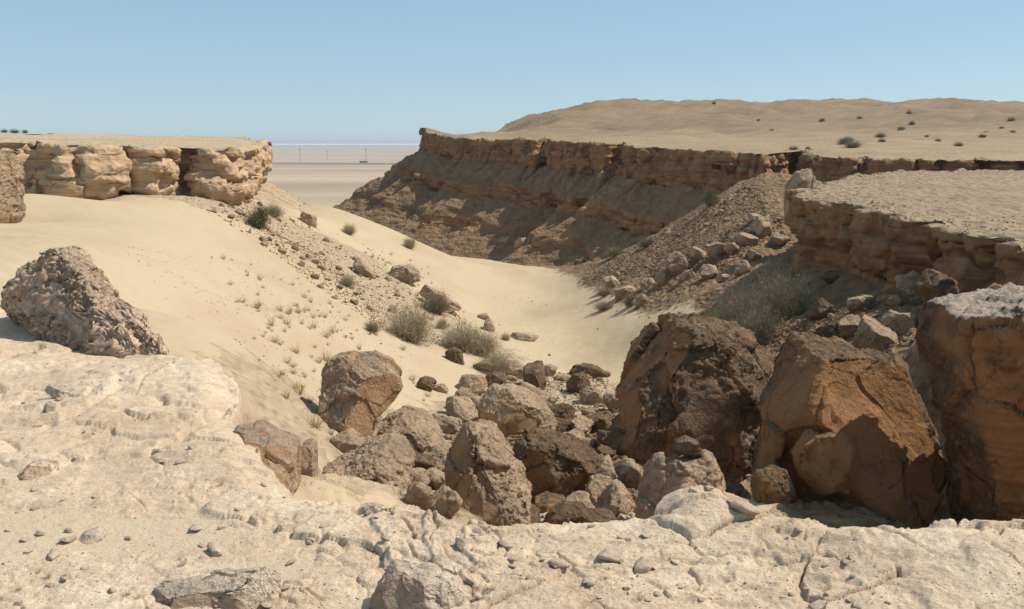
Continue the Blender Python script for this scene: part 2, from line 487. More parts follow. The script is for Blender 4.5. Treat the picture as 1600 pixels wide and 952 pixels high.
def base_h(x, y, detail=True):
    z = BASE(x, y)
    r = np.hypot(x, y)
    far = sstep(210, 520, r)
    z = z * (1 - far) + far * -42.0
    z = -2.7 - np.logaddexp(0, (-2.7 - z) * 2.2) / 2.2
    if not detail: return z
    sc, g = masks(x, y)
    near = 1 - sstep(200, 500, r)
    z = z + near * .35 * fbm2(x, y, 14., 3, .5, 3) * (.4 + .6 * sc)
    z = z + near * (sc * .6 + g * .25) * fbm2(x, y, 4.2, 6, .64, 11) + near * (sc + g * .5) * .45 * terr(fbm2(x, y, 2.1, 4, .6, 13), 4., 10.)
    z = z + near * .05 * fbm2(x, y, 1.3, 4, .6, 21)
    z = z + near * (1 - sc) * (.10 * fbm2(x, y, 6., 4, .5, 23) + .05 * fbm2(x * .5 + y * .3, y * .8 - x * .6, 1.4, 4, .6, 24))
    # wind ripples on the open sand
    z = z + near * (1 - np.maximum(sc, g)) * .012 * np.sin((x * .55 + y * .83) * 9 + 4 * perlin2(x / 2.2, y / 2.2, 5)) * (1 - sstep(25, 60, r))
    z = z + far * (fbm2(x, y, 900., 4, .5, 31) * 2.0)
    return z

def polar_sheet(azs, rs):
    A, R_ = np.meshgrid(azs, rs)
    return (R_ * np.sin(A)), (R_ * np.cos(A))

az = np.radians(np.concatenate([np.linspace(-75, -36, 24)[:-1], np.linspace(-36, 36, 640), np.linspace(36, 75, 24)[1:]]))
rs = np.concatenate([np.exp(np.linspace(math.log(8.5), math.log(260), 400)), np.exp(np.linspace(math.log(265), math.log(60000), 70))])
gx, gy = polar_sheet(az, rs)
gz = base_h(gx, gy)
m = mesh_from('ground', np.stack([gx, gy, gz], -1).reshape(-1, 3), grid_faces(*gx.shape))
sc_, g_ = masks(gx, gy)
attr(m, 'scree', sc_); attr(m, 'gravel', g_); attr(m, 'far', sstep(150, 420, np.hypot(gx, gy)))
link('ground', m, M_GROUND, kind='structure', label='pale sand dune, wadi floor and gravel plain reaching the horizon')

# ------------------------------------------------------------------ cliffs: a rim path swept with a profile of cliff bands and scree
def sweep(name, path, n, smooth, nsm, spine, ntop, prof, topz, disp, mat, kind='structure', label=None, ptop=1.6):
    q = smooth_path(catmull(path, n), smooth)
    qs = smooth_path(q, nsm)
    t = np.gradient(qs, axis=0); t /= np.linalg.norm(t, axis=1)[:, None]
    nx, ny = t[:, 1], -t[:, 0]
    s = np.concatenate([[0], np.cumsum(np.linalg.norm(np.diff(q, axis=0), axis=1))])
    sp = catmull(spine, n)
    rows = []; band = []; top = []; dw = []
    for k in range(ntop):
        f = (1 - k / ntop) ** ptop
        x = q[:, 0] + (sp[:, 0] - q[:, 0]) * f; y = q[:, 1] + (sp[:, 1] - q[:, 1]) * f
        rows.append(np.stack([x, y, topz(x, y)], -1)); band.append(np.zeros(n)); top.append(np.ones(n)); dw.append(np.full(n, .25 * max(0., 1 - (ntop - k) / 6.)))
    zr = topz(q[:, 0], q[:, 1])
    D, Z, B = prof(s, q, zr)                            # (rows, n): outward distance, height, band mask
    for k in range(len(D)):
        rows.append(np.stack([q[:, 0] + nx * D[k], q[:, 1] + ny * D[k], Z[k]], -1))
        band.append(B[k]); top.append(np.full(n, 1.0 if k == 0 else 0.)); dw.append(B[k] * (.45 if k == 0 else 1.))
    V = np.array(rows); band = np.array(band); top = np.array(top); dw = np.array(dw)
    for _ in range(2):
        du = np.gradient(V, axis=1); dv = np.gradient(V, axis=0)
        nr = np.cross(du, dv); nr /= np.maximum(np.linalg.norm(nr, axis=2), 1e-9)[..., None]
        if _ == 0:
            sgn = np.sign(nr[ntop // 2, :, 2].mean()); 
        nr = nr * sgn
        if _ == 0:
            V = V + nr * disp(V.reshape(-1, 3), dw.ravel(), top.ravel(), 0).reshape(band.shape)[..., None]
        else:
            V = V + nr * disp(V.reshape(-1, 3), dw.ravel(), top.ravel(), 1).reshape(band.shape)[..., None]
    f = grid_faces(*band.shape)
    if sgn < 0: f = f[:, ::-1]
    m = mesh_from(name, V.reshape(-1, 3), f)
    attr(m, 'band', band); attr(m, 'top', top)
    o = link(name, m, mat, kind=kind, label=label)
    return V, band, nr

def build_profile(knots, nrows):
    """knots: list of (d, dz, band) -> row arrays, spaced by length"""
    k = np.array(knots, dtype=np.float64)
    L = np.concatenate([[0], np.cumsum(np.hypot(np.diff(k[:, 0]), np.diff(k[:, 1])))])
    u = np.linspace(0, L[-1], nrows)
    return np.interp(u, L, k[:, 0]), np.interp(u, L, k[:, 1]), np.interp(u, L, k[:, 2]), u / L[-1]

# --- the far mesa on the right with its hill
tops = [P(*a) for a in [(655, 204, 200), (690, 211, 195), (740, 217, 176), (800, 218, 160), (860, 220, 150), (950, 226, 138), (1050, 232, 125), (1130, 236, 117), (1200, 240, 111), (1290, 249, 104), (1400, 250, 100), (1600, 252, 95),
        (1000, 157, 350), (950, 159, 345), (900, 166, 330), (850, 183, 300), (800, 208, 260), (1060, 163, 370), (1150, 160, 400), (1300, 160, 420), (1480, 157, 380), (1600, 162, 400), (1000, 192, 240), (1000, 214, 160), (1300, 226, 130), (1300, 192, 260),
        (1500, 192, 240), (1500, 232, 118), (1150, 214, 170), (720, 214, 205), (1100, 178, 300), (1400, 175, 320), (1200, 205, 190), (1400, 210, 170), (1600, 200, 200)]]
tops = [tuple(a) for a in tops] + [(0, 600, 4), (100, 650, 8), (250, 600, 8), (-20, 300, -4), (20, 420, 4), (300, 200, 6), (200, 100, -1)]
MESATOP = TPS(tops, .0002)
def mesa_top(x, y):
    return MESATOP(x, y) + 3.6 * (fbm2(x, y, 55., 5, .5, 41, 1) - .55) * sstep(150, 300, y) + 1.3 * (fbm2(x, y, 22., 5, .58, 42, 1) - .5) * sstep(112, 190, y) + .12 * fbm2(x, y, 5., 4, .55, 44)

mp = [P(655, 204, 200)[:2] + np.array(a) for a in [(8, 90), (3, 40), (0.5, 12), (0, 0)]] + [P(*a)[:2] for a in [(690, 211, 186), (740, 217, 174), (800, 218, 160), (835, 219, 155), (850, 219, 158), (865, 220, 150), (950, 226, 138), (975, 228, 139), (990, 229, 131), (1050, 232, 125), (1085, 232, 118), (1130, 236, 115), (1195, 240, 109), (1218, 243, 113), (1235, 243, 118), (1262, 246, 116), (1275, 249, 107), (1330, 250, 103), (1350, 250, 105), (1362, 250, 101), (1420, 250, 100), (1600, 252, 95), (1760, 252, 92)]]
mspine = [(40, 560), (60, 560), (80, 560), (110, 560), (150, 540), (190, 500), (230, 450), (260, 400), (300, 360), (330, 300)]

def mesa_prof(s, q, zr):
    n = len(s)
    d, z, b, u = build_profile([(0, 0, 1), (.25, -.5, 1), (.1, -1.6, 1), (.5, -2.1, 1), (.35, -4.6, 1), (.9, -5.0, .5), (2.2, -6.0, 0), (5.2, -8.4, 0), (5.5, -8.7, 1), (5.7, -9.5, 1), (6.3, -9.7, .8), (6.5, -10.6, 1), (7.2, -11.0, .2),
                                (11.8, -13.7, 0), (12.1, -13.9, .6), (12.6, -15.0, .8), (15.5, -16.7, .15), (21, -19.6, 0), (32, -25, 0)], 215)
    spur = perlin2(s / 17., s * 0 + 3.3) * 1.0 + .6 * perlin2(s / 7., s * 0 + 8.1)
    fine = perlin2(s / 3.1, s * 0 + 1.7)
    D = np.repeat(d[:, None], n, 1); Z = np.repeat(z[:, None], n, 1); B = np.repeat(b[:, None], n, 1)
    low = sstep(4., 13., -z)[:, None]
    spur = spur + 1.1 * (.5 - 2 * np.abs(perlin2(s / 10., s * 0 + 15.3)))
    D = D + low * (spur[None] * 4.0 + fine[None] * 1.2) + (1 - low) * (.9 * perlin2(s / 6., s * 0 + 5.5) - 1.3 * np.maximum(0, .12 - np.abs(perlin2(s / 4.3, s * 0 + 25.5))) / .12 + .5 * perlin2(s / 1.4, s * 0 + 35.5))[None]
    caph = 1 + .42 * perlin2(s / 21., s * 0 + 2.2) + .1 * perlin2(s / 5., s * 0 + 9.)
    capd = np.clip(-z, 0, 5.)[:, None]
    Z = Z + capd * (1 - caph[None])
    # bands break up along the slope where scree covers them
    cover = sstep(-.05, .3, perlin2(s / 9., s * 0 + 6.6) + .25 * perlin2(s / 2.3, s * 0 + 4.6))
    B = np.where((-z[:, None] > 6.5) & (-z[:, None] < 12), B * (1 - .4 * cover[None]), B)
    B = np.where((-z[:, None] > 12.5), B * sstep(-.1, .2, perlin2(s / 13., s * 0 + 12.6))[None], B)
    return D, Z + zr[None], B

def mesa_disp(p, band, top, it):
    if it == 0:
        col = fbm3(p, (2.4, 2.4, 7.), 5, .6, 2, 1) * .35 * band + facet(p, (3.4, 3.4, 3.0), 7) * .9 * band
        return col + fbm3(p, 4.5, 5, .62, 5, 1) * .75 * (1 - band) * (1 - top)
    lay = fbm3(p, (5., 5., .55), 4, .6, 9) * .3 * band + facet(p, (1.5, 1.5, .9), 8) * .5 * band
    return lay + fbm3(p, 1.1, 3, .6, 6) * (.12 + .1 * (1 - band)) * (1 - top * .6)

MV, MB, MN = sweep('mesa', mp, 960, 2, 30, mspine, 80, mesa_prof, mesa_top, mesa_disp, M_MESA, label='long flat topped mesa with shaded banded cliff and rounded hill behind')

# --- the near promontory on the right
def prom_top(x, y):
    return -2.85 + .006 * (y - 40) + .08 * fbm2(x, y, 6., 5, .6, 51) - .1
pp = [(110, 84), (75, 89), (55, 88), P(1400, 267, 83)[:2], P(1340, 274, 73)[:2], P(1300, 284, 63)[:2], P(1262, 296, 54)[:2], P(1248, 304, 50)[:2], P(1262, 311, 46.5)[:2], P(1300, 316, 44)[:2], P(1345, 322, 42)[:2], P(1352, 326, 39.5)[:2], P(1395, 332, 37.5)[:2], P(1405, 338, 35)[:2], P(1470, 346, 33)[:2],
      P(1478, 352, 31)[:2], P(1520, 360, 29)[:2], P(1580, 366, 28)[:2], P(1600, 380, 25.5)[:2], P(1680, 400, 23)[:2], (17, 17), (24, 11), (40, 6)]
pspine = [(120, 70), (100, 70), (75, 70), (55, 66), (44, 60), (38, 54), (36, 48), (36, 42), (37, 36), (40, 30), (50, 22), (60, 14)]
def prom_prof(s, q, zr):
    n = len(s)
    d, z, b, u = build_profile([(0, 0, .7), (.12, -.12, 1), (-.1, -.35, 1), (.1, -.45, 1), (-.15, -.8, 1), (.05, -1.3, 1), (-.5, -2.1, 1), (-.4, -2.7, .8), (.9, -3.4, .1), (4.2, -5.7, 0), (7., -8.6, 0), (9.5, -15, 0)], 150)
    D = np.repeat(d[:, None], n, 1); Z = np.repeat(z[:, None], n, 1); B = np.repeat(b[:, None], n, 1)
    low = sstep(2., 6., -z)[:, None]
    D = D + (1 - low) * (-.7 * np.maximum(0, .07 - np.abs(perlin2(s / 3.7, s * 0 + 27.7))) / .07 + .55 * perlin2(s / 2.6, s * 0 + 1.1) + .3 * perlin2(s / 1.1, s * 0 + 7.))[None] + low * 1.1 * perlin2(s / 5., s * 0 + 3.1)[None]
    ch = 1.15 + .3 * perlin2(s / 6., s * 0 + 2.8)
    Z = Z - np.clip(-z, 0, 2.7)[:, None] * (ch[None] - 1)
    return D, Z + zr[None], B
def prom_disp(p, band, top, it):
    if it == 0:
        return facet(p + .3 * np.stack([perlin3(p, 74), perlin3(p, 75), perlin3(p, 76)], -1), (1.7, 1.7, 1.2), 12) * .6 * band + .18 * band + fbm3(p, 2.4, 4, .6, 15, 1) * .3 * (1 - band) * (1 - top)
    return facet(p, (.6, .6, .36), 18) * .26 * band + fbm3(p, .4, 4, .65, 17, 1) * .06 * band + fbm3(p, (1.6, 1.6, .3), 4, .6, 19) * .09 * band + terr(fbm3(p, .9, 3, .5, 14), 5., 20.) * .22 * top + fbm3(p, .6, 3, .6, 16) * (.06 + .05 * (1 - band)) * (1 - .55 * top)
PV, PB, PN = sweep('promontory', pp, 640, 1, 18, pspine, 90, prom_prof, prom_top, prom_disp, M_PROM, label='near flat promontory with flaky rim and dark undercut cliff at right')

# --- the left cliff
def left_top(x, y):
    z = -.68 + .047 * np.logaddexp(0, (-20 - x) * .35) / .35
    return np.minimum(z, 1.0 + .0 * x) + .07 * fbm2(x, y, 5., 5, .6, 61) + .25 * fbm2(x, y, 30., 3, .5, 62) * sstep(75, 110, y)
lp = [(-75, 52), (-55, 56), P(0, 222, 60)[:2], P(60, 222, 61.5)[:2], P(100, 222, 60.6)[:2], P(150, 224, 62)[:2], P(186, 225, 63)[:2], P(190, 226, 65.2)[:2], P(197, 226, 65.6)[:2], P(203, 226, 64)[:2], P(240, 227, 64.5)[:2], P(262, 228, 66)[:2], P(280, 229, 68.2)[:2], P(300, 229, 69.2)[:2], P(309, 229, 67.5)[:2], P(330, 230, 67.5)[:2], P(352, 231, 68.5)[:2], P(372, 232, 71)[:2], P(382, 234, 75)[:2], P(380, 236, 80)[:2], (-26.5, 95), (-33, 120), (-48, 160), (-90, 200)]
lspine = [(-120, 70), (-100, 76), (-80, 80), (-66, 84), (-58, 88), (-52, 92), (-50, 96), (-52, 104), (-62, 120), (-90, 150), (-120, 160)]
def left_prof(s, q, zr):
    n = len(s)
    d, z, b, u = build_profile([(0, 0, .6), (.04, -.1, 1), (.0, -.7, 1), (.2, -1.0, 1), (.35, -1.5, 1), (.05, -2.4, 1), (.2, -3.0, 1), (-.45, -4.0, 1), (-1.1, -4.6, .7), (-.2, -5.0, .3), (6, -8.5, 0), (12, -13, 0)], 140)
    D = np.repeat(d[:, None], n, 1); Z = np.repeat(z[:, None], n, 1); B = np.repeat(b[:, None], n, 1)
    low = sstep(4.4, 7., -z)[:, None]
    D = D + (1 - low) * (.55 * terr(perlin2(s / 3.2, s * 0 + 1.4), 3., 10.) + .28 * perlin2(s / 1.5, s * 0 + 7.7) - .5 * np.maximum(0, .1 - np.abs(perlin2(s / 7.3, s * 0 + 17.7))) / .1)[None]
    return D, Z + zr[None], B
def left_disp(p, band, top, it):
    if it == 0:
        return facet(p + .5 * np.stack([perlin3(p / 1.5, 71), perlin3(p / 1.5, 72), perlin3(p / 1.5, 73)], -1), (3.0, 3.0, 2.0), 22) * .9 * band + .3 * band + fbm3(p, 2.4, 4, .6, 25) * .25 * (1 - band) * (1 - top)
    return facet(p, (1.0, 1.0, .6), 28) * .34 * band + fbm3(p, (2.4, 2.4, .3), 4, .6, 29) * .1 * band + fbm3(p, .7, 5, .68, 27, 1) * .09 * band + fbm3(p, .8, 3, .6, 26) * .06
LV, LB, LN = sweep('left_cliff', lp, 640, 1, 12, lspine, 46, left_prof, left_top, left_disp, M_LEFT, label='sunlit tan cliff of stepped blocks at left above the dune')

# ------------------------------------------------------------------ the pale limestone ledge in the foreground
led = [(-400, 455, 0), (-150, 470, 0), (0, 484, 0), (60, 490, 0), (130, 515, 0), (262, 547, 0), (330, 568, 0), (374, 610, 0), (362, 655, 0), (402, 690, -.1), (408, 745, -.15), (480, 772, 0), (560, 786, 0), (640, 798, 0), (700, 812, 0), (760, 818, 0), (850, 816, 0), (960, 812, 0), (1025, 800, .1), (1040, 775, .16), (1110, 768, .16), (1150, 788, .08), (1250, 812, 0), (1300, 836, -.05), (1380, 838, 0), (1440, 830, .05), (1520, 836, 0), (1600, 828, 0), (1760, 830, 0), (2100, 850, 0)]
LEDGE_Z = -2.85
def on_plane(px, py, z):
    p = P(px, py, 1.0)
    return p[:2] * (z / p[2])
LEDGE_EDGE = [on_plane(a, b, LEDGE_Z + c) for a, b, c in led]
HUMPS = [(*on_plane(1085, 792, -2.75), .36, .2), (*on_plane(1180, 815, -2.8), .5, .06), (*on_plane(1440, 860, -2.8), .7, .13), (*on_plane(1560, 880, -2.85), .6, .1), (*on_plane(255, 585, -2.8), 1.3, .12), (*on_plane(330, 730, -2.85), .8, .1), (*on_plane(600, 795, -2.85), .9, .05), (*on_plane(60, 640, -2.85), 1.2, .06)]
def ledge_h(x, y, full=True):
    z = LEDGE_Z + .10 * fbm2(x, y, 4.5, 3, .5, 71)
    z0 = z
    for hx, hy, hr, hh in HUMPS:
        z = z + hh * np.exp(-((x - hx) ** 2 + (y - hy) ** 2) / (hr * hr))
    # a few long steps, and thin broken plates with open joints
    wx = x + .26 * fbm2(x, y, 1.1, 4, .5, 73); wy = y + .26 * fbm2(x, y, 1.1, 4, .5, 74)
    n1 = fbm2(wx * .8, wy, 3.4, 4, .5, 75)
    plates = terr(n1, 6., 9. + 22. * (1 - sstep(6., 10., np.hypot(x, y)))) * .18
    brk = sstep(-.4, .12, fbm2(x, y, 2.4, 3, .5, 97) + .4 * np.exp(-((x + 3.4) / 2.2) ** 2) * sstep(6, 8, y))
    rsp = .00045 * (x * x + y * y)                       # row spacing of the sheet at this distance
    def joint(e, w): return (1 - sstep(.0, np.maximum(w, 1.6 * rsp), e)) * np.minimum(1, w / (1.3 * rsp))
    def plate(e, w): return sstep(.0, np.maximum(w, 2.2 * rsp), e)
    brk = np.maximum(brk, sstep(.02, .06, z - z0))
    e1, r1, r2, ox, oy = cells2(wx * .75, wy * 1.25, .55, 1)
    plates = plates + brk * (plate(e1, .03) * ((r1 - .3) * .06 + (r2 - .5) * .13 * ox + (r1 - .6) * .12 * oy) - .035 * joint(e1, .03))
    e2, r3, r4, ox, oy = cells2(wx * .8 + .4 * wy, wy * 1.3, .19, 2)
    brk2 = brk * sstep(-.1, .2, fbm2(x, y, 1.1, 3, .5, 98)) * (1 - sstep(9, 13, np.hypot(x, y)))
    plates = plates + brk2 * (plate(e2, .02) * ((r3 - .4) * .04 + (r4 - .5) * .12 * oy) - .016 * joint(e2, .02))
    e3, r5, r6, ox, oy = cells2(wx + .2 * wy, wy * 1.4, .08, 3)
    plates = plates + sstep(-.2, .2, fbm2(x, y, .9, 3, .5, 99)) * plate(e3, .012) * (r5 - .5) * .018 * (1 - sstep(6.5, 9, np.hypot(x, y)))
    pock = fbm2(x, y, .45, 4, .6, 101)
    plates = plates - .03 * sstep(.22, .4, pock) * brk
    rock = z + plates + .012 * fbm2(x, y, .13, 4, .65, 79)
    rock = rock + .012 * fbm2(x, y, .5, 3, .6, 96) + .006 * fbm2(x, y, .07, 2, .6, 94, 1) * (1 - sstep(6, 9, np.hypot(x, y)))
    cr = np.abs(fbm2(wx, wy * .6, 1.9, 3, .45, 81))
    rock = rock - .05 * (1 - sstep(.0, .012 + .25 * rsp, cr)) * sstep(.0, .25, fbm2(x, y, 3., 2, .5, 82))
    sandl = z0 - .05 + .05 * fbm2(x, y, 3.1, 3, .5, 83)
    k = 140.
    h = np.logaddexp(rock * k, sandl * k) / k
    sand = sstep(-.012, .016, sandl - rock)
    h = h + sand * .006 * fbm2(x, y, .12, 3, .6, 85)
    return h, sand
def ledge_full(x, y):
    h, sand = ledge_h(x, y)
    d, s = seg_dist(x, y, LEDGE_EDGE)
    sdn = d * s + .10 * fbm2(x, y, .7, 4, .6, 87)      # positive on the left of travel: beyond the edge
    out = np.clip(sdn, 0, None)
    lip = sstep(-.35, .0, sdn) * .07
    drop = np.minimum(out * 7.0, 1.0 + (out - .14) * 1.3)
    drop = np.where(out > 0, np.clip(drop, 0, 4.5), 0)
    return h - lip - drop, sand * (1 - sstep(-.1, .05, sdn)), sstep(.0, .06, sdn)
laz = np.radians(np.concatenate([np.linspace(-100, -35, 30)[:-1], np.linspace(-35, 34, 840), np.linspace(34, 100, 30)[1:]]))
lrs = np.concatenate([np.linspace(.3, 4.0, 12)[:-1], 1 / np.linspace(1 / 4.0, 1 / 17.5, 440)])
lx, ly = polar_sheet(laz, lrs)
lz, lsand, ledge_e = ledge_full(lx, ly)
m = mesh_from('rock_ledge', np.stack([lx, ly, lz], -1).reshape(-1, 3), grid_faces(*lx.shape))
attr(m, 'sand', lsand); attr(m, 'edge', ledge_e)
link('rock_ledge', m, M_LEDGE, kind='structure', label='pale cracked limestone ledge in the foreground with drifted sand')

def surf_z(x, y):
    """top of whatever lies at (x, y): the ledge or the ground"""
    x = np.atleast_1d(np.asarray(x, float)); y = np.atleast_1d(np.asarray(y, float))
    a = base_h(x, y)
    b = ledge_full(x, y)[0]
    b = np.where(np.hypot(x, y) < 17.4, b, -1e3)
    return np.maximum(a, b)

# first surface met along the line of sight through a photo pixel
_surf = np.concatenate([np.stack([gx, gy, gz], -1).reshape(-1, 3), np.stack([lx, ly, lz], -1).reshape(-1, 3), MV.reshape(-1, 3), PV.reshape(-1, 3), LV.reshape(-1, 3)])
_surf = _surf[(_surf[:, 1] > 2) & (_surf[:, 1] < 900)]
_dep = _surf[:, 1] * CP - _surf[:, 2] * SP
_u = 800 + FPX * _surf[:, 0] / _dep; _v = 476 - FPX * (_surf[:, 1] * SP + _surf[:, 2] * CP) / _dep
_ZB = np.full((340, 560), 1e9)
_ok = (_u > -39) & (_u < 1639) & (_v > -39) & (_v < 979)
np.minimum.at(_ZB, (((_v[_ok] + 40) / 3).astype(int), ((_u[_ok] + 40) / 3).astype(int)), _surf[_ok, 1])
def hit(px, py):
    i, j = int((py + 40) / 3), int((px + 40) / 3)
    if not (1 <= i < 339 and 1 <= j < 559): return 1e9
    for r in (0, 1, 2):
        q = _ZB[max(i - r, 0):i + r + 1, max(j - r, 0):j + r + 1]
        q = q[q < 1e8]
        if len(q): return float(np.median(q))
    return 1e9

# ------------------------------------------------------------------ boulders
_ICO = {}
def ico(k):
    if k not in _ICO:
        bm = bmesh.new(); bmesh.ops.create_icosphere(bm, subdivisions=k, radius=1.0)
        v = np.array([q.co[:] for q in bm.verts]); f = np.array([[w.index for w in q.verts] for q in bm.faces]); bm.free()
        _ICO[k] = (v, f)
    return _ICO[k]

def vnormals(v, f):
    n = np.cross(v[f[:, 1]] - v[f[:, 0]], v[f[:, 2]] - v[f[:, 0]])
    o = np.zeros_like(v)
    for k in range(3):
        for c in range(3): o[:, c] += np.bincount(f[:, k], n[:, c], len(v))
    return o / np.maximum(np.linalg.norm(o, axis=1), 1e-9)[:, None]

def roughen(v, f, size, seed, knob=1.0, strata=0.0, fresh_dir=None, fresh_bias=0.0):
    n = vnormals(v, f)
    v = v + n * (fbm3(v, size * .5, 2, .5, seed) * size * .03)[:, None]
    wv = v + size * .09 * np.stack([perlin3(v / (size * .3), seed + 21), perlin3(v / (size * .3), seed + 22), perlin3(v / (size * .3), seed + 23)], -1)
    v = v + n * (facet(wv, size * .42, seed % 50) * size * .055)[:, None]      # broken faces
    n = vnormals(v, f)
    if fresh_dir is not None:
        fd = np.array(fresh_dir, float); fd /= np.linalg.norm(fd)
        fr = sstep(.25, .75, n @ fd + .3 * fbm3(v, size * .3, 3, .5, seed + 4) + fresh_bias)
    else:
        fr = np.zeros(len(v))
    rg = (1 - .72 * fr) * knob
    v = v + n * (fbm3(v, size * .16, 5, .62, seed + 7, 1) * size * .026 * rg)[:, None]
    if strata:
        v = v + n * (fbm3(v, (size * .6, size * .6, size * .05), 3, .55, seed + 11) * size * .05 * strata)[:, None]
    v = v + n * (facet(v, size * .13, seed % 40) * size * .016 * rg)[:, None]
    n = vnormals(v, f)
    v = v + n * (fbm3(v, size * .06, 3, .6, seed + 9, 2) * size * .014 * rg)[:, None]
    return v, fr

BOULDERS = []
def boulder(poly, Y, depth, seed, mat, label, name='boulder', cat='boulder', group=None, sub=6, lean=0., knob=1., strata=0., fresh=None, fb=0., cuts=7, sq=.36, sink=.25, top_cut=None, grounded=True, snap=True, pointed=False, yaw=0.):
    px_, py_ = np.array(poly, float).T
    if grounded:
        cx = (px_.min() + px_.max()) / 2
        yh = hit(cx, min(py_.max() - 4, 950))
        if snap and .72 * Y < yh < 1.4 * Y: Y = yh
    Ye = Y + depth * .55                                # the plane of the outline, through the middle of the rock
    xc, _y, zc = P(px_.mean(), py_.mean(), Ye)
    pts = []
    for a, b in poly:
        mm = P(a, b, 1.0)
        yy = (Ye - lean * zc - yaw * xc) / (1 - lean * mm[2] - yaw * mm[0])
        pts.append((mm[0] * yy, mm[2] * yy))
    pts = np.array(pts)
    if grounded:
        mid = (pts[:, 1].max() + pts[:, 1].min()) / 2
        low = pts[:, 1] < mid - .3 * (pts[:, 1].max() - pts[:, 1].min())
        gzv = float(surf_z(np.mean(pts[:, 0]), Ye)[0]) if Y < 110 else pts[:, 1].min()
        dz = np.clip(pts[:, 1].min() - (gzv - sink), 0, .45 * (pts[:, 1].max() - pts[:, 1].min()))
        pts[low, 1] -= dz
    c = np.array([(pts[:, 0].min() + pts[:, 0].max()) / 2, (pts[:, 1].min() + pts[:, 1].max()) / 2])
    loc = pts - c
    ang = np.arctan2(loc[:, 1], loc[:, 0]); rad = np.linalg.norm(loc, axis=1)
    # radius towards every direction: march the polygon edges
    th = np.linspace(-math.pi, math.pi, 361)
    R_ = np.zeros(361)
    k = len(loc)
    for i in range(k):
        a, b = loc[i], loc[(i + 1) % k]
        e = b - a
        dx, dz = np.cos(th), np.sin(th)
        den = dx * e[1] - dz * e[0]
        with np.errstate(divide='ignore', invalid='ignore'):
            r = (a[0] * e[1] - a[1] * e[0]) / den
            t = (a[0] * dz - a[1] * dx) / den
        ok = (r > 0) & (t >= -1e-6) & (t <= 1 + 1e-6)
        R_ = np.where(ok, np.maximum(R_, np.where(ok, r, 0)), R_)
    R_[R_ == 0] = rad.mean()
    d, f = ico(sub)
    s = np.sqrt(np.maximum(1 - d[:, 1] ** 2, 1e-9))
    t_ = np.arctan2(d[:, 2], d[:, 0])
    Rv = np.interp(t_, th, R_)
    w = s ** sq
    size = float(1.7 * min(np.ptp(pts[:, 0]), np.ptp(pts[:, 1])) * .5 + .3 * rad.mean())
    v = np.stack([Rv * w * d[:, 0] / s, depth * np.sign(d[:, 1]) * np.abs(d[:, 1]) ** .75, Rv * w * d[:, 2] / s], -1)
    rr = np.random.default_rng(seed)
    ext = np.abs(v).max(0)
    if top_cut: v[:, 2] = np.minimum(v[:, 2], top_cut * v[:, 2].max() + .06 * (v[:, 2] - top_cut * v[:, 2].max()))
    for q in range(cuts + 12):
        if q % 3 == 2 and pointed: continue
        if q % 3 == 2: nn = np.array([rr.normal() * .9, -rr.random() * .6, .35 + .5 * rr.random()])
        else: nn = np.array([rr.normal() * .75, -1., rr.normal() * .45])
        nn /= np.linalg.norm(nn)
        h = (v @ nn).max() * (rr.uniform(.62, .92) if q % 3 != 2 else rr.uniform(.8, .95))
        v = v - nn * np.maximum(v @ nn - h, 0)[:, None]
    v[:, 1] += lean * v[:, 2] + yaw * v[:, 0]
    org = np.array([c[0], Ye, c[1]])
    v, fr = roughen(v + org, f, size, seed, knob, strata, fresh, fb)
    for _ in range(2):                                   # true size: the width and top the photograph shows
        dp = v[:, 1] * CP - v[:, 2] * SP
        u = 800 + FPX * v[:, 0] / dp; w_ = 476 - FPX * (v[:, 1] * SP + v[:, 2] * CP) / dp
        k = (px_.max() - px_.min()) / np.ptp(u)
        cx = (v[:, 0].min() + v[:, 0].max()) / 2
        v[:, 0] = cx + (v[:, 0] - cx) * k + ((px_.max() + px_.min()) / 2 - (u.max() + u.min()) / 2) / FPX * org[1]
        zb = v[:, 2].min()
        gain = (w_.min() - py_.min()) / FPX * org[1]      # positive: the top must rise
        v[:, 2] = zb + (v[:, 2] - zb) * (1 + gain / (v[:, 2].max() - zb))
    base = np.array([org[0], org[1], v[:, 2].min()])
    m = mesh_from(name, v - base, f)
    attr(m, 'fresh', fr)
    if top_cut: attr(m, 'cap', sstep(.45, .8, vnormals(v, f)[:, 2]) * sstep(.8, .9, (v[:, 2] - v[:, 2].min()) / np.ptp(v[:, 2])))
    o = link(name, m, mat, label=label, cat=cat, group=group, loc=base)
    BOULDERS.append((org[0], org[1], size * .5))
    return o

def boulder_free(x, y, z, size, seed, mat, label, name='boulder', cat='boulder', group=None, sub=5, flat=.75, rot=0., tilt=0., knob=1., fresh=None, fb=0.):
    d, f = ico(sub)
    rr = np.random.default_rng(seed)
    v = d * np.array([1., rr.uniform(.65, 1.), rr.uniform(.5, .95)])
    for q in range(24):
        nn = rr.normal(size=3); nn /= np.linalg.norm(nn)
        h = (v @ nn).max() * rr.uniform(.6, .86)
        v = v - nn * np.maximum(v @ nn - h, 0)[:, None]
    c_, s_ = math.cos(rot), math.sin(rot)
    v = v @ np.array([[math.cos(tilt), 0, -math.sin(tilt)], [0, 1, 0], [math.sin(tilt), 0, math.cos(tilt)]])
    v = v @ np.array([[c_, s_, 0], [-s_, c_, 0], [0, 0, 1]])
    v = v * size * .5 / np.abs(v[:, 0]).max()
    org = np.array([x, y, z])
    v, fr = roughen(v + org, f, size, seed, knob, 0, fresh, fb)
    base = np.array([x, y, v[:, 2].min()])
    m = mesh_from(name, v - base, f); attr(m, 'fresh', fr)
    return link(name, m, mat, label=label, cat=cat, group=group, loc=base)

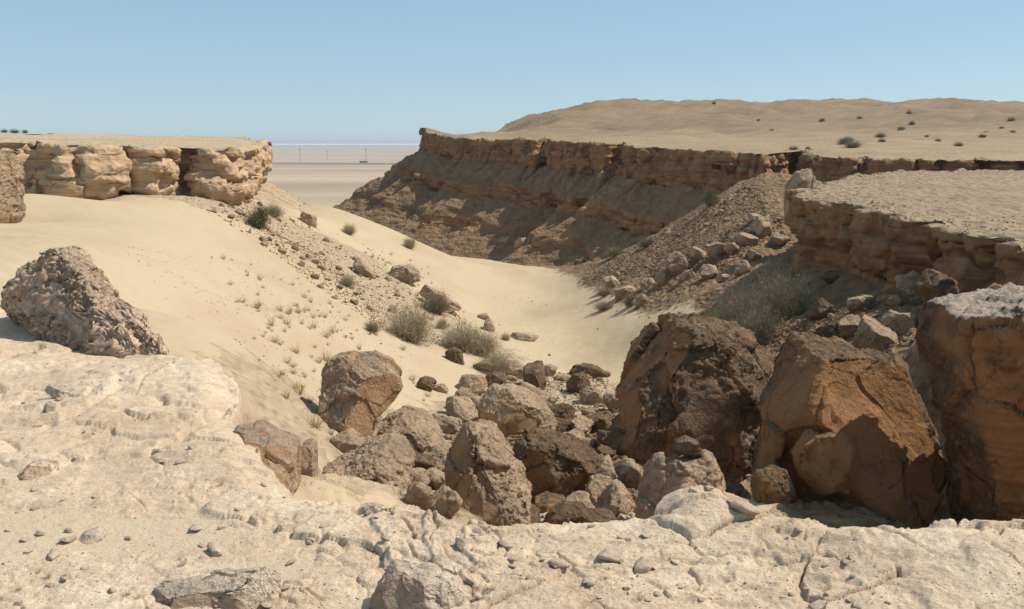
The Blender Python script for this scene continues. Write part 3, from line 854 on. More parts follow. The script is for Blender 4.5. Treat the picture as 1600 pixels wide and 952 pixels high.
FR = (-.75, -.6, -.1)
boulder([(985, 575), (992, 540), (1015, 500), (1040, 487), (1075, 490), (1110, 500), (1150, 515), (1180, 530), (1215, 535), (1232, 555), (1228, 600), (1205, 640), (1195, 690), (1188, 735), (1150, 745), (1100, 745), (1040, 745), (985, 745), (950, 730), (940, 690), (960, 655), (952, 625), (965, 600)],
        25, 2.3, 101, M_BROWN, 'huge dark knobbly boulder with smooth orange left face, standing in the gully', sub=7, lean=.18, knob=1.25, fresh=(-1, -.45, -.15), fb=-.1, cuts=6)
cracked = boulder([(1240, 530), (1262, 517), (1290, 520), (1320, 540), (1345, 535), (1370, 550), (1400, 545), (1430, 560), (1440, 600), (1470, 640), (1482, 700), (1478, 745), (1450, 785), (1400, 795), (1340, 790), (1270, 780), (1200, 775), (1172, 760), (1190, 700), (1195, 640), (1215, 590)],
        21.5, 1.9, 102, M_BROWN, 'huge cracked orange boulder with hollowed front, between the dark boulder and the pillar', sub=7, lean=.05, knob=.9, fresh=(-.45, -1, -.2), fb=.25, cuts=6)
boulder([(1234, 705), (1255, 668), (1290, 662), (1320, 668), (1345, 680), (1356, 710), (1342, 750), (1312, 768), (1290, 757), (1265, 764), (1244, 740)],
        cracked.location.y - 1.75, .75, 103, M_BROWN, 'rounded orange rock lump leaning on the hollow front of the cracked boulder', sub=6, knob=.7, fresh=(-.3, -1, 0), fb=.4, grounded=False)
boulder([(1172, 770), (1180, 735), (1205, 722), (1235, 730), (1245, 760), (1225, 785), (1190, 790)], 20.2, .6, 104, M_BROWN, 'squat brown rock at the left foot of the cracked orange boulder', sub=6, fresh=FR, fb=.1)
boulder([(1236, 815), (1262, 778), (1300, 765), (1350, 768), (1392, 788), (1410, 830), (1330, 850), (1260, 838)], 17.6, .9, 105, M_BROWN, 'low rough brown rock below the cracked boulder, just behind the ledge', sub=6, knob=1.2)
boulder([(1340, 850), (1350, 822), (1378, 815), (1400, 832), (1405, 852)], 15.2, .45, 106, M_BROWN, 'small rough brown rock behind the ledge edge, left of the pillar foot', sub=5, knob=1.3)
boulder([(1432, 482), (1445, 461), (1480, 449), (1520, 443), (1600, 442), (1720, 446), (1730, 860), (1500, 860), (1490, 780), (1480, 700), (1455, 620), (1440, 560), (1430, 530)],
        16.0, 1.9, 107, M_BROWN, 'tall rock pillar with pale flat top at the right edge', name='rock_pillar', cat='rock pillar', sub=7, knob=.95, strata=.5, fresh=(-.4, -1, .1), fb=.12, cuts=5, sq=.3, top_cut=.9)
boulder([(990, 812), (990, 760), (1003, 722), (1025, 705), (1060, 706), (1100, 702), (1130, 716), (1138, 750), (1132, 795), (1100, 818)], 15.5, .75, 108, M_PINK, 'squat pitted grey brown boulder with flat top before the huge dark boulder', sub=6, knob=1.3, lean=.25, cuts=6, sq=.42)
boulder([(1046, 708), (1052, 688), (1072, 680), (1092, 690), (1098, 708)], 16.2, .3, 109, M_BROWN, 'small knobbly rock lying on top of the squat pitted boulder', name='rock', cat='rock', sub=5, knob=1.4, grounded=False)
boulder([(697, 720), (702, 690), (715, 668), (740, 655), (772, 663), (785, 700), (802, 722), (825, 738), (832, 780), (822, 805), (770, 815), (720, 818), (694, 803), (700, 750)], 16.8, .95, 110, M_PINK, 'upright rough topped boulder at the left mouth of the gully', sub=7, knob=1.35, lean=.3, fresh=(-.7, -.8, -.5), fb=.05)
boulder([(800, 692), (815, 667), (840, 668), (870, 676), (905, 685), (940, 706), (938, 735), (915, 765), (885, 782), (850, 783), (815, 762), (803, 730)], 18.2, 1.1, 111, M_BROWN, 'mushroom shaped boulder with flat rough top and dark undercut', sub=7, knob=1.2, lean=.1, fresh=(-.3, -.9, -.7), fb=-.05, grounded=False)
boulder([(828, 812), (835, 778), (855, 768), (885, 775), (892, 812)], 18.6, .6, 112, M_BROWN, 'narrow orange rock foot under the mushroom shaped boulder', sub=5, fresh=(0, -1, 0), fb=.4)
boulder([(838, 822), (858, 797), (880, 782), (908, 783), (928, 803), (962, 806), (970, 822)], 11.5, .5, 113, M_BROWN, 'low jagged brown rock just beyond the ledge, below the mushroom boulder', sub=6, knob=1.4)
boulder([(747, 622), (760, 606), (800, 597), (835, 605), (860, 640), (872, 665), (850, 684), (800, 690), (772, 682), (750, 652)], 27, 1.3, 114, M_PINK, 'tilted slab boulder with furrowed top and reddish broken side', sub=6, knob=1.2, lean=.5, strata=.4, fresh=(-.6, -.8, -.4), fb=.1)
boulder([(497, 570), (510, 553), (545, 547), (580, 547), (605, 560), (622, 580), (630, 602), (615, 632), (590, 662), (575, 692), (545, 690), (520, 675), (503, 650), (497, 610)], 22.5, 1.2, 115, M_PINK, 'large rounded boulder with grey face and orange undercut, on the dune foot', sub=7, knob=.75, lean=.5, fresh=(.55, -.55, -.5), fb=.1)
boulder([(560, 700), (590, 655), (630, 634), (662, 640), (690, 678), (705, 705), (640, 715)], 20.5, 1.0, 116, M_PINK, 'low rounded rock mound right of the large rounded boulder', sub=6, knob=1.1, lean=.5)
boulder([(470, 785), (490, 738), (540, 716), (585, 684), (612, 672), (640, 690), (650, 722), (642, 770), (632, 810), (560, 800)], 13.6, 1.2, 117, M_PINK, 'broad crumbly rock outcrop beside the ledge, left of the gully', name='rock_outcrop', cat='rock outcrop', sub=7, knob=1.5, lean=.75)
boulder([(356, 690), (362, 662), (400, 656), (440, 678), (470, 692), (472, 735), (440, 742), (405, 745)], 10.6, .55, 118, M_PINK, 'smooth tan boulder tucked against the ledge step at left', sub=6, knob=.6, lean=.35, fresh=(.2, -.8, -.2), fb=.15)
boulder([(464, 740), (466, 695), (482, 684), (497, 692), (496, 735), (486, 744)], 11.2, .35, 119, M_PINK, 'short upright tan rock right of the smooth tan boulder', name='rock', cat='rock', sub=5, knob=.7)
boulder([(512, 708), (516, 680), (545, 668), (570, 690), (566, 712)], 18, .5, 120, M_PINK, 'rounded rock below the large rounded boulder on the sand', name='rock', cat='rock', sub=5, knob=.6)
boulder([(2, 480), (30, 432), (60, 402), (92, 383), (110, 385), (122, 402), (142, 424), (158, 447), (172, 478), (196, 488), (222, 502), (264, 548), (200, 552), (150, 548), (128, 524), (95, 508), (50, 500), (0, 496)], 12.9, .55, 121, M_FIN, 'jagged grey brown rock fin rising from the left end of the ledge', name='rock_fin', cat='rock fin', sub=7, knob=1.9, strata=.4, lean=.55, cuts=5, pointed=True, sq=.5, snap=False, yaw=-.6)
boulder([(576, 960), (582, 905), (610, 874), (640, 876), (700, 882), (732, 892), (742, 922), (730, 985), (600, 990)], 4.75, .2, 122, M_PALE, 'pitted block at the bottom edge, right of the other foreground block', name='rock', cat='rock', sub=7, knob=1.0, lean=.4, fresh=(-.6, -.8, -.2), fb=.0, cuts=5, sink=.06)
boulder([(235, 975), (275, 917), (320, 905), (370, 893), (420, 886), (440, 891), (436, 922), (415, 975), (330, 1000)], 4.7, .2, 123, M_PALE, 'low slanting foreground block at the bottom edge with shaded front', name='rock', cat='rock', sub=7, knob=.9, lean=.3, fresh=(-.2, -1, -.2), fb=.0, cuts=5, sink=.06)
boulder([(-80, 232), (0, 235), (25, 240), (32, 265), (37, 300), (36, 332), (25, 347), (-80, 352)], 47, 2.4, 124, M_TAN, 'reddish tan rock stack cut by the left edge, before the cliff', name='rock_stack', cat='rock stack', sub=7, knob=1.9, strata=.3, fresh=(.3, -.8, -.4), fb=.1, sq=.38, cuts=10)
boulder([(468, 348), (472, 330), (494, 338), (496, 353), (484, 356)], 82, .9, 125, M_PINK, 'reddish tilted block on the gravel slope right of the left cliff', name='rock', cat='rock', sub=5)
boulder([(1224, 326), (1228, 292), (1243, 267), (1262, 263), (1278, 280), (1272, 305), (1266, 326)], 64, 1.6, 126, M_TAN, 'pale topped upright boulder on the spur beside the promontory corner', sub=6, lean=.2, fresh=(-.4, -1, -.2), fb=.1, snap=False)
boulder([(605, 436), (612, 416), (640, 412), (658, 425), (656, 440), (630, 446)], 70, 1.2, 127, M_PINK, 'split reddish boulder halfway down the left slope', sub=6, lean=.4)
boulder([(655, 452), (668, 444), (700, 462), (722, 482), (700, 488)], 66, .8, 128, M_PINK, 'thin slanting rock rib on the dune below the split boulder', name='rock', cat='rock', sub=5, lean=.6)
boulder([(552, 430), (551, 402), (560, 403), (572, 420), (588, 436)], 66, .5, 129, M_PINK, 'dark upright slab leaning out of the left gravel slope', name='rock', cat='rock', sub=5)
boulder([(697, 572), (695, 550), (706, 542), (722, 548), (726, 572)], 44, .6, 130, M_BROWN, 'blocky brown rock among the dry bushes at the dune foot', name='rock', cat='rock', sub=5)
boulder([(752, 520), (758, 500), (766, 498), (774, 514), (772, 521)], 66, .5, 131, M_PINK, 'small hooked rock standing alone on the wadi sand', name='rock', cat='rock', sub=5)
boulder([(742, 502), (748, 491), (760, 489), (768, 500)], 70, .4, 132, M_PINK, 'flat small rock beside the hooked rock on the wadi sand', name='rock', cat='rock', sub=5)
boulder([(790, 534), (800, 519), (825, 521), (842, 527), (815, 536)], 59, .5, 133, M_PINK, 'wedge shaped rock lying on the open wadi floor', name='rock', cat='rock', sub=5, lean=.5)
boulder([(884, 592), (892, 573), (915, 567), (935, 572), (950, 585), (945, 594)], 46, .9, 134, M_BROWN, 'clustered brown boulder at the far end of the rubble field', sub=6, knob=1.3)
boulder([(26, 745), (26, 722), (50, 716), (85, 722), (92, 742), (70, 752), (45, 752)], 7.2, .17, 135, M_PALE, 'flat pinkish slab lying on the ledge at far left', name='rock', cat='rock', sub=6, knob=.5, fresh=(0, -1, 0), fb=.2, sink=.03, lean=.5)
boulder([(66, 648), (68, 636), (77, 626), (86, 637), (90, 648)], 8.6, .06, 136, M_PALE, 'small pointed pinkish stone on the left ledge', name='rock', cat='rock', sub=5, knob=.4, sink=.02)
boulder([(558, 804), (562, 788), (585, 785), (606, 795), (604, 805)], 6.4, .08, 137, M_PALE, 'lone pale stone lying near the middle of the ledge edge', name='rock', cat='rock', sub=5, knob=.5, sink=.02)
boulder([(70, 612), (74, 600), (100, 604), (132, 618), (120, 624), (90, 620)], 9.2, .12, 138, M_PALE, 'long low pinkish rock on the upper left ledge', name='rock', cat='rock', sub=5, knob=.5, sink=.03, lean=.5)
boulder([(118, 852), (122, 832), (150, 822), (168, 835), (160, 852)], 5.6, .12, 139, M_PALE, 'tilted pale plate casting a shadow on the lower left ledge', name='rock', cat='rock', sub=5, knob=.5, sink=.03, lean=.9)
boulder([(778, 382), (782, 371), (795, 370), (803, 380)], 123, .8, 140, M_TAN, 'pale boulder at the shaded mesa foot, left of the pair', sub=5, fb=0)
boulder([(802, 384), (806, 372), (822, 371), (828, 384)], 122, .8, 141, M_TAN, 'pale boulder at the shaded mesa foot, right of the pair', sub=5)

# boulders tumbled down the spur and among the rubble
SPUR = [(1062, 412, 69, 42), (1090, 400, 70, 36), (1120, 388, 72, 34), (1142, 404, 68, 28), (1168, 372, 70, 32), (1190, 352, 70, 30), (1205, 392, 62, 34), (1176, 396, 66, 24), (1160, 420, 63, 26), (1105, 424, 66, 30), (1038, 430, 71, 30), (1010, 440, 75, 28), (975, 452, 78, 34), (955, 442, 84, 30), (1000, 466, 70, 26), (1130, 432, 62, 22), (1215, 340, 68, 30), (1180, 332, 74, 24), (1225, 365, 62, 30), (1075, 438, 67, 24), (1148, 376, 72, 22)]
for i, (a, b, Y, w) in enumerate(SPUR):
    yh = hit(a, b + w * .3)
    if .7 * Y < yh < 1.4 * Y: Y = yh
    p = P(a, b + w * .3, Y); z = float(base_h(np.array([p[0]]), np.array([p[1]]))[0]); sz = w / FPX * Y * 1.05
    boulder_free(p[0], p[1], z + sz * .16, sz, 300 + i, [M_TAN, M_PINK][i % 2], 'tan boulder tumbled among others on the spur below the promontory', group='boulders tumbled down the spur', sub=5, rot=i * 1.3, tilt=.3 * math.sin(i * 2.1), knob=.8)
GU = [(660, 770, 15.5, 60), (655, 720, 17.5, 50), (675, 745, 16.2, 46), (690, 700, 19, 44), (648, 790, 14.5, 36), (735, 800, 15.2, 40), (790, 805, 16, 44), (880, 640, 33, 46), (850, 625, 35, 40), (905, 660, 29, 50), (940, 655, 28, 40), (925, 620, 37, 36), (740, 600, 37, 42), (770, 590, 40, 40), (725, 625, 34, 44), (800, 578, 45, 36), (835, 590, 43, 34), (860, 575, 47, 30), (890, 690, 25, 44), (945, 700, 23, 38), (755, 570, 44, 30), (960, 630, 34, 34), (665, 600, 37, 30), (690, 605, 37, 26), (640, 745, 16, 56), (668, 690, 19.5, 52), (700, 660, 24, 56), (760, 690, 24, 60), (790, 660, 27, 50), (900, 720, 22, 70), (945, 745, 20, 56), (965, 690, 25, 60), (850, 705, 24, 60), (960, 780, 17.5, 60), (1150, 770, 19, 44), (905, 795, 16.5, 56), (830, 640, 32, 46), (905, 600, 42, 40), (690, 780, 15, 64), (720, 640, 29, 50), (815, 795, 17, 60), (935, 770, 18.5, 70), (980, 740, 21, 60), (870, 665, 28, 56)]
for i, (a, b, Y, w) in enumerate(GU):
    yh = hit(a, b + w * .3)
    if .7 * Y < yh < 1.4 * Y: Y = yh
    p = P(a, b + w * .3, Y); z = float(surf_z(p[0], p[1])[0]); sz = w / FPX * Y * 1.1
    boulder_free(p[0], p[1], z + sz * .18, sz, 400 + i, [M_PINK, M_BROWN, M_PINK][i % 3], 'brown boulder wedged in the rubble of the gully', group='boulders in the gully rubble', sub=5, rot=i * 1.1, tilt=.3 * math.sin(i * 1.7), knob=1.1)

ORD = ['first', 'second', 'third', 'fourth', 'fifth', 'sixth', 'seventh', 'eighth', 'ninth', 'tenth', 'eleventh', 'twelfth', 'thirteenth', 'fourteenth', 'fifteenth', 'sixteenth', 'seventeenth', 'eighteenth', 'nineteenth', 'twentieth', 'twenty-first', 'twenty-second', 'twenty-third', 'twenty-fourth', 'twenty-fifth', 'twenty-sixth', 'twenty-seventh', 'twenty-eighth', 'twenty-ninth', 'thirtieth', 'thirty-first', 'thirty-second', 'thirty-third', 'thirty-fourth', 'thirty-fifth', 'thirty-sixth', 'thirty-seventh', 'thirty-eighth', 'thirty-ninth', 'fortieth', 'forty-first', 'forty-second', 'forty-third', 'forty-fourth', 'forty-fifth', 'forty-sixth']
def number(group, text):
    """label alike things by their order from the left as the camera sees them"""
    q = [o for o in COL.objects if o.get('group') == group]
    q.sort(key=lambda o: o.location.x / (o.location.y * CP - o.location.z * SP))
    for k, o in enumerate(q): o['label'] = text % (ORD[k])
SLOPE = [(1300, 432, 42, 34), (1350, 470, 36, 46), (1402, 500, 28, 60), (1282, 482, 40, 40), (1325, 502, 34, 56), (1385, 452, 35, 40), (1440, 470, 29, 52), (1262, 405, 52, 30), (1242, 442, 48, 34), (1300, 520, 32, 60), (1365, 522, 28, 64), (1420, 436, 33, 44), (1462, 452, 28, 50), (1292, 396, 48, 26)]
for i, (a, b, Y, w) in enumerate(SLOPE):
    yh = hit(a, b + w * .3)
    if .7 * Y < yh < 1.4 * Y: Y = yh
    p = P(a, b + w * .3, Y); sz = w / FPX * Y * 1.1
    boulder_free(p[0], p[1], p[2] + sz * .15, sz, 500 + i, [M_BROWN, M_TAN, M_PINK][i % 3], '', group='blocks below the promontory', sub=5, rot=i * 1.7, tilt=.35 * math.sin(i * 1.3), knob=1.)
number('blocks below the promontory', '%s from the left among fallen blocks on the slope under the promontory cliff')
number('boulders tumbled down the spur', '%s from the left among tan boulders tumbled down the spur')
number('boulders in the gully rubble', '%s from the left among brown boulders wedged in the gully rubble')

# ------------------------------------------------------------------ loose stones: the largest as things, the rest as one mass
def stone_mesh(seed, sub=2):
    d, f = ico(sub)
    rr = np.random.default_rng(seed)
    v = d * np.array([1., rr.uniform(.6, .95), rr.uniform(.4, .75)])
    for q in range(14):
        nn = rr.normal(size=3); nn /= np.linalg.norm(nn)
        v = v - nn * (np.maximum(v @ nn - (v @ nn).max() * rr.uniform(.6, .88), 0))[:, None]
    v = v + d * (fbm3(v, .6, 2, .5, seed) * .07)[:, None]
    return v, f
STN = [stone_mesh(900 + i, 3) for i in range(8)]
STN_L = [stone_mesh(950 + i, 1) for i in range(8)]

def scatter_px(n, poly, Yr=None, seed=0):
    """random points in a patch given as pixel corners with distances, bilinear"""
    rr = np.random.default_rng(seed)
    q = np.array([P(*c)[:2] for c in poly])
    u = rr.random(n)[:, None]; v = rr.random(n)[:, None]
    return (q[0] * (1 - u) + q[1] * u) * (1 - v) + (q[3] * (1 - u) + q[2] * u) * v

STONES = []; PEB = []
def put(xy, z, size, which):
    (STONES if which == 1 else PEB).append((xy[0], xy[1], z, size))

rr = np.random.default_rng(55)
L = lambda a, b: (*on_plane(a, b, LEDGE_Z), LEDGE_Z)
def ledge_pts(n, seed):
    r2 = np.random.default_rng(seed)
    px = r2.uniform(0, 1600, n); py = 952 - (r2.random(n) ** 1.3) * 460
    q = np.array([on_plane(a, b, LEDGE_Z) for a, b in zip(px, py)])
    d, s = seg_dist(q[:, 0], q[:, 1], LEDGE_EDGE)
    return q[(d * s < -.08)]
q = ledge_pts(520, 1)
clump = fbm2(q[:, 0], q[:, 1], 1.6, 3, .5, 91)
q = q[clump > -.2][:190]
for xy in q: put(xy, 0, rr.uniform(.025, .07) * (1 + 1.3 * (rr.random() < .16)) * (1 + .05 * xy[1]), 1)
q = ledge_pts(9000, 2)
q = q[fbm2(q[:, 0], q[:, 1], 1.6, 3, .5, 91) > rr.uniform(-.45, .3, len(q))]
for xy in q: put(xy, 0, rr.uniform(.005, .02) * (1 + .04 * xy[1]), 0)
patches = [  # corners (px, py, Y), count of stones, count of small ones, size range
    ([(760, 690, 27), (960, 690, 26), (950, 560, 52), (780, 570, 50)], 95, 3200, .28, 1.05),
    ([(640, 800, 14), (720, 800, 15), (720, 640, 31), (640, 690, 20)], 14, 1500, .2, .5),
    ([(690, 815, 16), (1000, 815, 16.5), (980, 640, 34), (720, 640, 32)], 10, 3600, .5, .9),
    ([(180, 420, 36), (420, 600, 18), (640, 560, 42), (420, 380, 66)], 0, 900, .12, .2),
    ([(740, 540, 58), (960, 560, 52), (930, 450, 92), (760, 440, 100)], 22, 500, .12, .42),
    ([(330, 320, 68), (420, 350, 72), (720, 520, 54), (640, 540, 46)], 50, 3600, .22, .8),
    ([(420, 480, 38), (620, 640, 29), (700, 560, 46), (480, 370, 68)], 10, 500, .1, .3),
    ([(900, 445, 96), (1120, 440, 64), (1240, 320, 72), (1180, 290, 94)], 50, 4200, .55, 1.2),
    ([(1120, 560, 36), (1430, 560, 25), (1400, 440, 36), (1220, 420, 54)], 40, 3600, .3, .9),
    ([(960, 480, 70), (1080, 520, 50), (1090, 480, 55), (980, 462, 76)], 8, 200, .15, .5),
]
for k, (poly, n1, n2, a, b) in enumerate(patches):
    for xy in scatter_px(n1, poly, seed=20 + k): put(xy, 0, a + (b - a) * rr.random() ** 2, 1)
    for xy in scatter_px(n2, poly, seed=60 + k): put(xy, 0, a * rr.uniform(.2, .8), 0)
for k in range(2600):                                    # rubble on the slope below the left cliff, where the eye meets it
    u, t = rr.random(), rr.random()
    a_ = np.array([285, 303]) * (1 - t) + np.array([570, 490]) * t; b_ = np.array([410, 312]) * (1 - t) + np.array([735, 500]) * t
    px, py = a_ * (1 - u) + b_ * u
    Y = hit(px, py)
    if 30 < Y < 110 and fbm2(np.array([px]), np.array([py * 2]), 60., 3, .5, 33)[0] > rr.uniform(-.5, .25):
        put(P(px, py, Y)[:2], 0, rr.uniform(.35, .85) if k % 26 == 0 else .08 + .25 * rr.random() ** 2, 1 if k % 26 == 0 else 0)
def settle(lst):
    a = np.array(lst); a[:, 2] = surf_z(a[:, 0], a[:, 1])
    return a
SA = settle(STONES); PA = settle(PEB)
_k = np.argsort(-SA[:, 3] / SA[:, 1])
PA = np.concatenate([PA, SA[_k[290:]]]); SA = SA[_k[:290]]
# stones on the mesa scree and promontory
def on_sweep(V, B, cnt, seed, cols, rows, smin, smax):
    r2 = np.random.default_rng(seed)
    i = r2.integers(rows[0], rows[1], cnt); j = r2.integers(cols[0], cols[1], cnt)
    p = V[i, j]; ok = B[i, j] < .3
    p = p[ok]
    return np.column_stack([p, r2.uniform(smin, smax, len(p)) ** 1.0])
PA = np.concatenate([PA, on_sweep(MV, MB, 5200, 5, (130, 820), (135, 290), .12, .5), on_sweep(PV, PB, 2600, 6, (140, 570), (125, 225), .08, .4), on_sweep(LV, LB, 1500, 7, (100, 450), (120, 175), .1, .4)])
for i, (x, y, z, s) in enumerate(SA):
    r = math.hypot(x, y)
    v, f = STN[i % 8]
    key = 'stone_%d_%d' % (i % 8, 0 if y < 16 else 1)
    me = bpy.data.meshes.get(key)
    if me is None:
        me = mesh_from(key, v, f)
        me.materials.append(M_STONE if y < 16 else M_STONE_B)
    if y < 17.5 and z > -3.6: lab, grp = 'small loose stone lying on the pale foreground ledge', 'stones on the ledge'
    elif x > 5 and y > 24: lab, grp = 'loose brown stone on the scree slope under the promontory', 'stones on the right scree'
    elif y > 24 and x < -4.: lab, grp = 'loose stone on the sandy slope below the left cliff', 'stones on the left slope'
    else: lab, grp = 'loose stone in the rubble on the wadi floor', 'stones on the wadi floor'
    o = link('stone', me, None, label=lab, cat='stone', group=grp, loc=(x, y, z + s * .12))
    o.scale = (s * .5 * 1.15, s * .5, s * .5 * rr.uniform(.35, .9)) if y < 17 else (s * .5,) * 3
    o.rotation_euler = (rr.uniform(-.3, .3), rr.uniform(-.3, .3), rr.uniform(0, 6.3))

def merge(base, inst, rng, zoff=.1):
    """one mesh out of many small stones"""
    n = len(inst)
    Vs = []; Fs = []; off = 0
    for k, (v, f) in enumerate(base):
        sel = inst[k::len(base)]
        if not len(sel): continue
        a = rng.uniform(0, 6.283, len(sel)); b = rng.uniform(-.5, .5, len(sel))
        ca, sa, cb, sb = np.cos(a), np.sin(a), np.cos(b), np.sin(b)
        x = v[None, :, 0] * cb[:, None] - v[None, :, 2] * sb[:, None]; zz = v[None, :, 0] * sb[:, None] + v[None, :, 2] * cb[:, None]
        y = np.repeat(v[None, :, 1], len(sel), 0)
        X = x * ca[:, None] - y * sa[:, None]; Yv = x * sa[:, None] + y * ca[:, None]
        s = sel[:, 3][:, None] * .5
        W_ = np.stack([X * s + sel[:, 0:1], Yv * s + sel[:, 1:2], zz * s + sel[:, 2:3] + s * zoff], -1).reshape(-1, 3)
        F_ = (f[None] + (np.arange(len(sel)) * len(v))[:, None, None]).reshape(-1, 3) + off
        Vs.append(W_); Fs.append(F_); off += len(W_)
    return np.concatenate(Vs), np.concatenate(Fs)
rng2 = np.random.default_rng(3)
GR = on_sweep(PV, PB * 0, 5000, 8, (150, 600), (50, 92), .04, .16)
v, f = merge(STN_L, GR, rng2)
m = mesh_from('promontory_gravel', v, f); m.polygons.foreach_set('use_smooth', np.zeros(len(f), dtype=bool))
link('promontory_gravel', m, M_GRIT, kind='stuff', label='fine gravel covering the top of the near promontory', cat='gravel')
nearp = PA[:, 1] < 17
for nm, sel, mat, lab in (('ledge_pebbles', nearp, M_PEB, 'fine pebbles strewn over the pale foreground ledge'), ('rubble', ~nearp, M_STONE_B, 'small rubble scattered over sand, scree and cliff foot')):
    v, f = merge(STN_L, PA[sel], rng2)
    m = mesh_from(nm, v, f); m.polygons.foreach_set('use_smooth', np.zeros(len(f), dtype=bool))
    link(nm, m, mat, kind='stuff', label=lab, cat='pebbles')

# ------------------------------------------------------------------ bushes and grass
def twig_mesh(name, n, R_, H, seed, width, seg=4, droop=.3, upright=.5, fork=3):
    """many thin curved stems rising from the base, each a folded ribbon"""
    r2 = np.random.default_rng(seed)
    V = []; F = []
    def stem(p0, d0, length, w):
        p = np.array(p0); d = np.array(d0); prev = None
        side = np.cross(d, r2.normal(size=3)); side /= np.linalg.norm(side) + 1e-9
        pts = []
        for k in range(seg + 1):
            pts.append(p.copy())
            ww = w * (1 - .75 * k / seg)
            i = len(V); V.append(p - side * ww); V.append(p + side * ww)
            if k: F.append((i - 2, i - 1, i + 1, i))
            d = d + r2.normal(size=3) * .22; d[2] -= droop * .25; d /= np.linalg.norm(d)
            p = p + d * length / seg
        return pts, d
    for i in range(n):
        a = r2.uniform(0, 6.283); e = r2.random() ** upright
        rad = R_ * .25 * math.sqrt(r2.random())
        out = np.array([math.cos(a) * (1 - e * .75) * R_, math.sin(a) * (1 - e * .75) * R_, H * (.25 + .9 * e)])
        ln = np.linalg.norm(out) * r2.uniform(.65, 1.05)
        pts, d = stem((math.cos(a) * rad, math.sin(a) * rad, -.03), out / np.linalg.norm(out), ln, width)
        for q in range(fork):
            p = pts[r2.integers(1, seg + 1)]
            dd = d + r2.normal(size=3) * .75; dd /= np.linalg.norm(dd)
            stem(p, dd, ln * r2.uniform(.2, .45), width * .6)
    return mesh_from(name, np.array(V), np.array(F))

def leaf_mesh(name, n, R_, H, seed, size):
    """small leaf blades spread through an uneven crown"""
    r2 = np.random.default_rng(seed)
    lob = r2.normal(size=(7, 3)) * np.array([R_ * .45, R_ * .45, H * .2]) + np.array([0, 0, H * .5])
    c = lob[r2.integers(0, 7, n)] + r2.normal(size=(n, 3)) * np.array([R_ * .24, R_ * .24, H * .19])
    c[:, 2] = np.abs(c[:, 2])
    u = r2.normal(size=(n, 3)); u /= np.linalg.norm(u, axis=1)[:, None]
    w = np.cross(u, r2.normal(size=(n, 3))); w /= np.linalg.norm(w, axis=1)[:, None]
    s = size * r2.uniform(.6, 1.3, n)[:, None]
    V = np.stack([c - u * s, c + w * s * .35, c + u * s, c - w * s * .35], 1).reshape(-1, 3)
    return mesh_from(name, V, np.arange(4 * n).reshape(-1, 4))

BUSH = {}
def bush(px, py, Y, wpx, hpx, kind, label, group, seed=0, cat='bush'):
    yh = hit(px, py)
    if .7 * Y < yh < 1.4 * Y and cat == 'bush': Y = yh
    p = P(px, py, Y); x, y = p[0], p[1]
    z = float(surf_z(x, y)[0]) if group != 'plateau' else p[2]
    R_ = wpx / FPX * Y / 2; H = hpx / FPX * Y
    o = bpy.data.objects.new('bush', None); COL.objects.link(o); o.location = (x, y, z); o.empty_display_size = .1
    tag(o, label, cat, None if group == 'plateau' else group)
    key = (kind, seed % 3)
    if key not in BUSH:
        n = {'big': 1300, 'dry': 800, 'green': 250, 'grey': 600}[kind]
        wd = {'big': .006, 'dry': .010, 'green': .012, 'grey': .011}[kind]
        tw = twig_mesh('stems', n, 1., 1., 500 + seed, wd, 4, .25, .6, 3)
        tw.materials.append({'big': M_GREY, 'dry': M_DRY, 'green': M_GREY, 'grey': M_GREY}[kind])
        lf = None
        if kind in ('green', 'big', 'grey'):
            lf = leaf_mesh('foliage', {'green': 3200, 'big': 2500, 'grey': 900}[kind], .95, .9, 600 + seed, {'green': .055, 'big': .02, 'grey': .03}[kind])
            lf.materials.append(M_GREEN if kind == 'green' else M_GREY)
        BUSH[key] = (tw, lf)
    tw, lf = BUSH[key]
    a = (seed * 1.7) % 6.28
    for nm, me in (('stems', tw), ('foliage', lf)):
        if me is None: continue
        c = link(nm, me, None, o)
        c.scale = (R_, R_, H); c.rotation_euler = (0, 0, a)
    return o

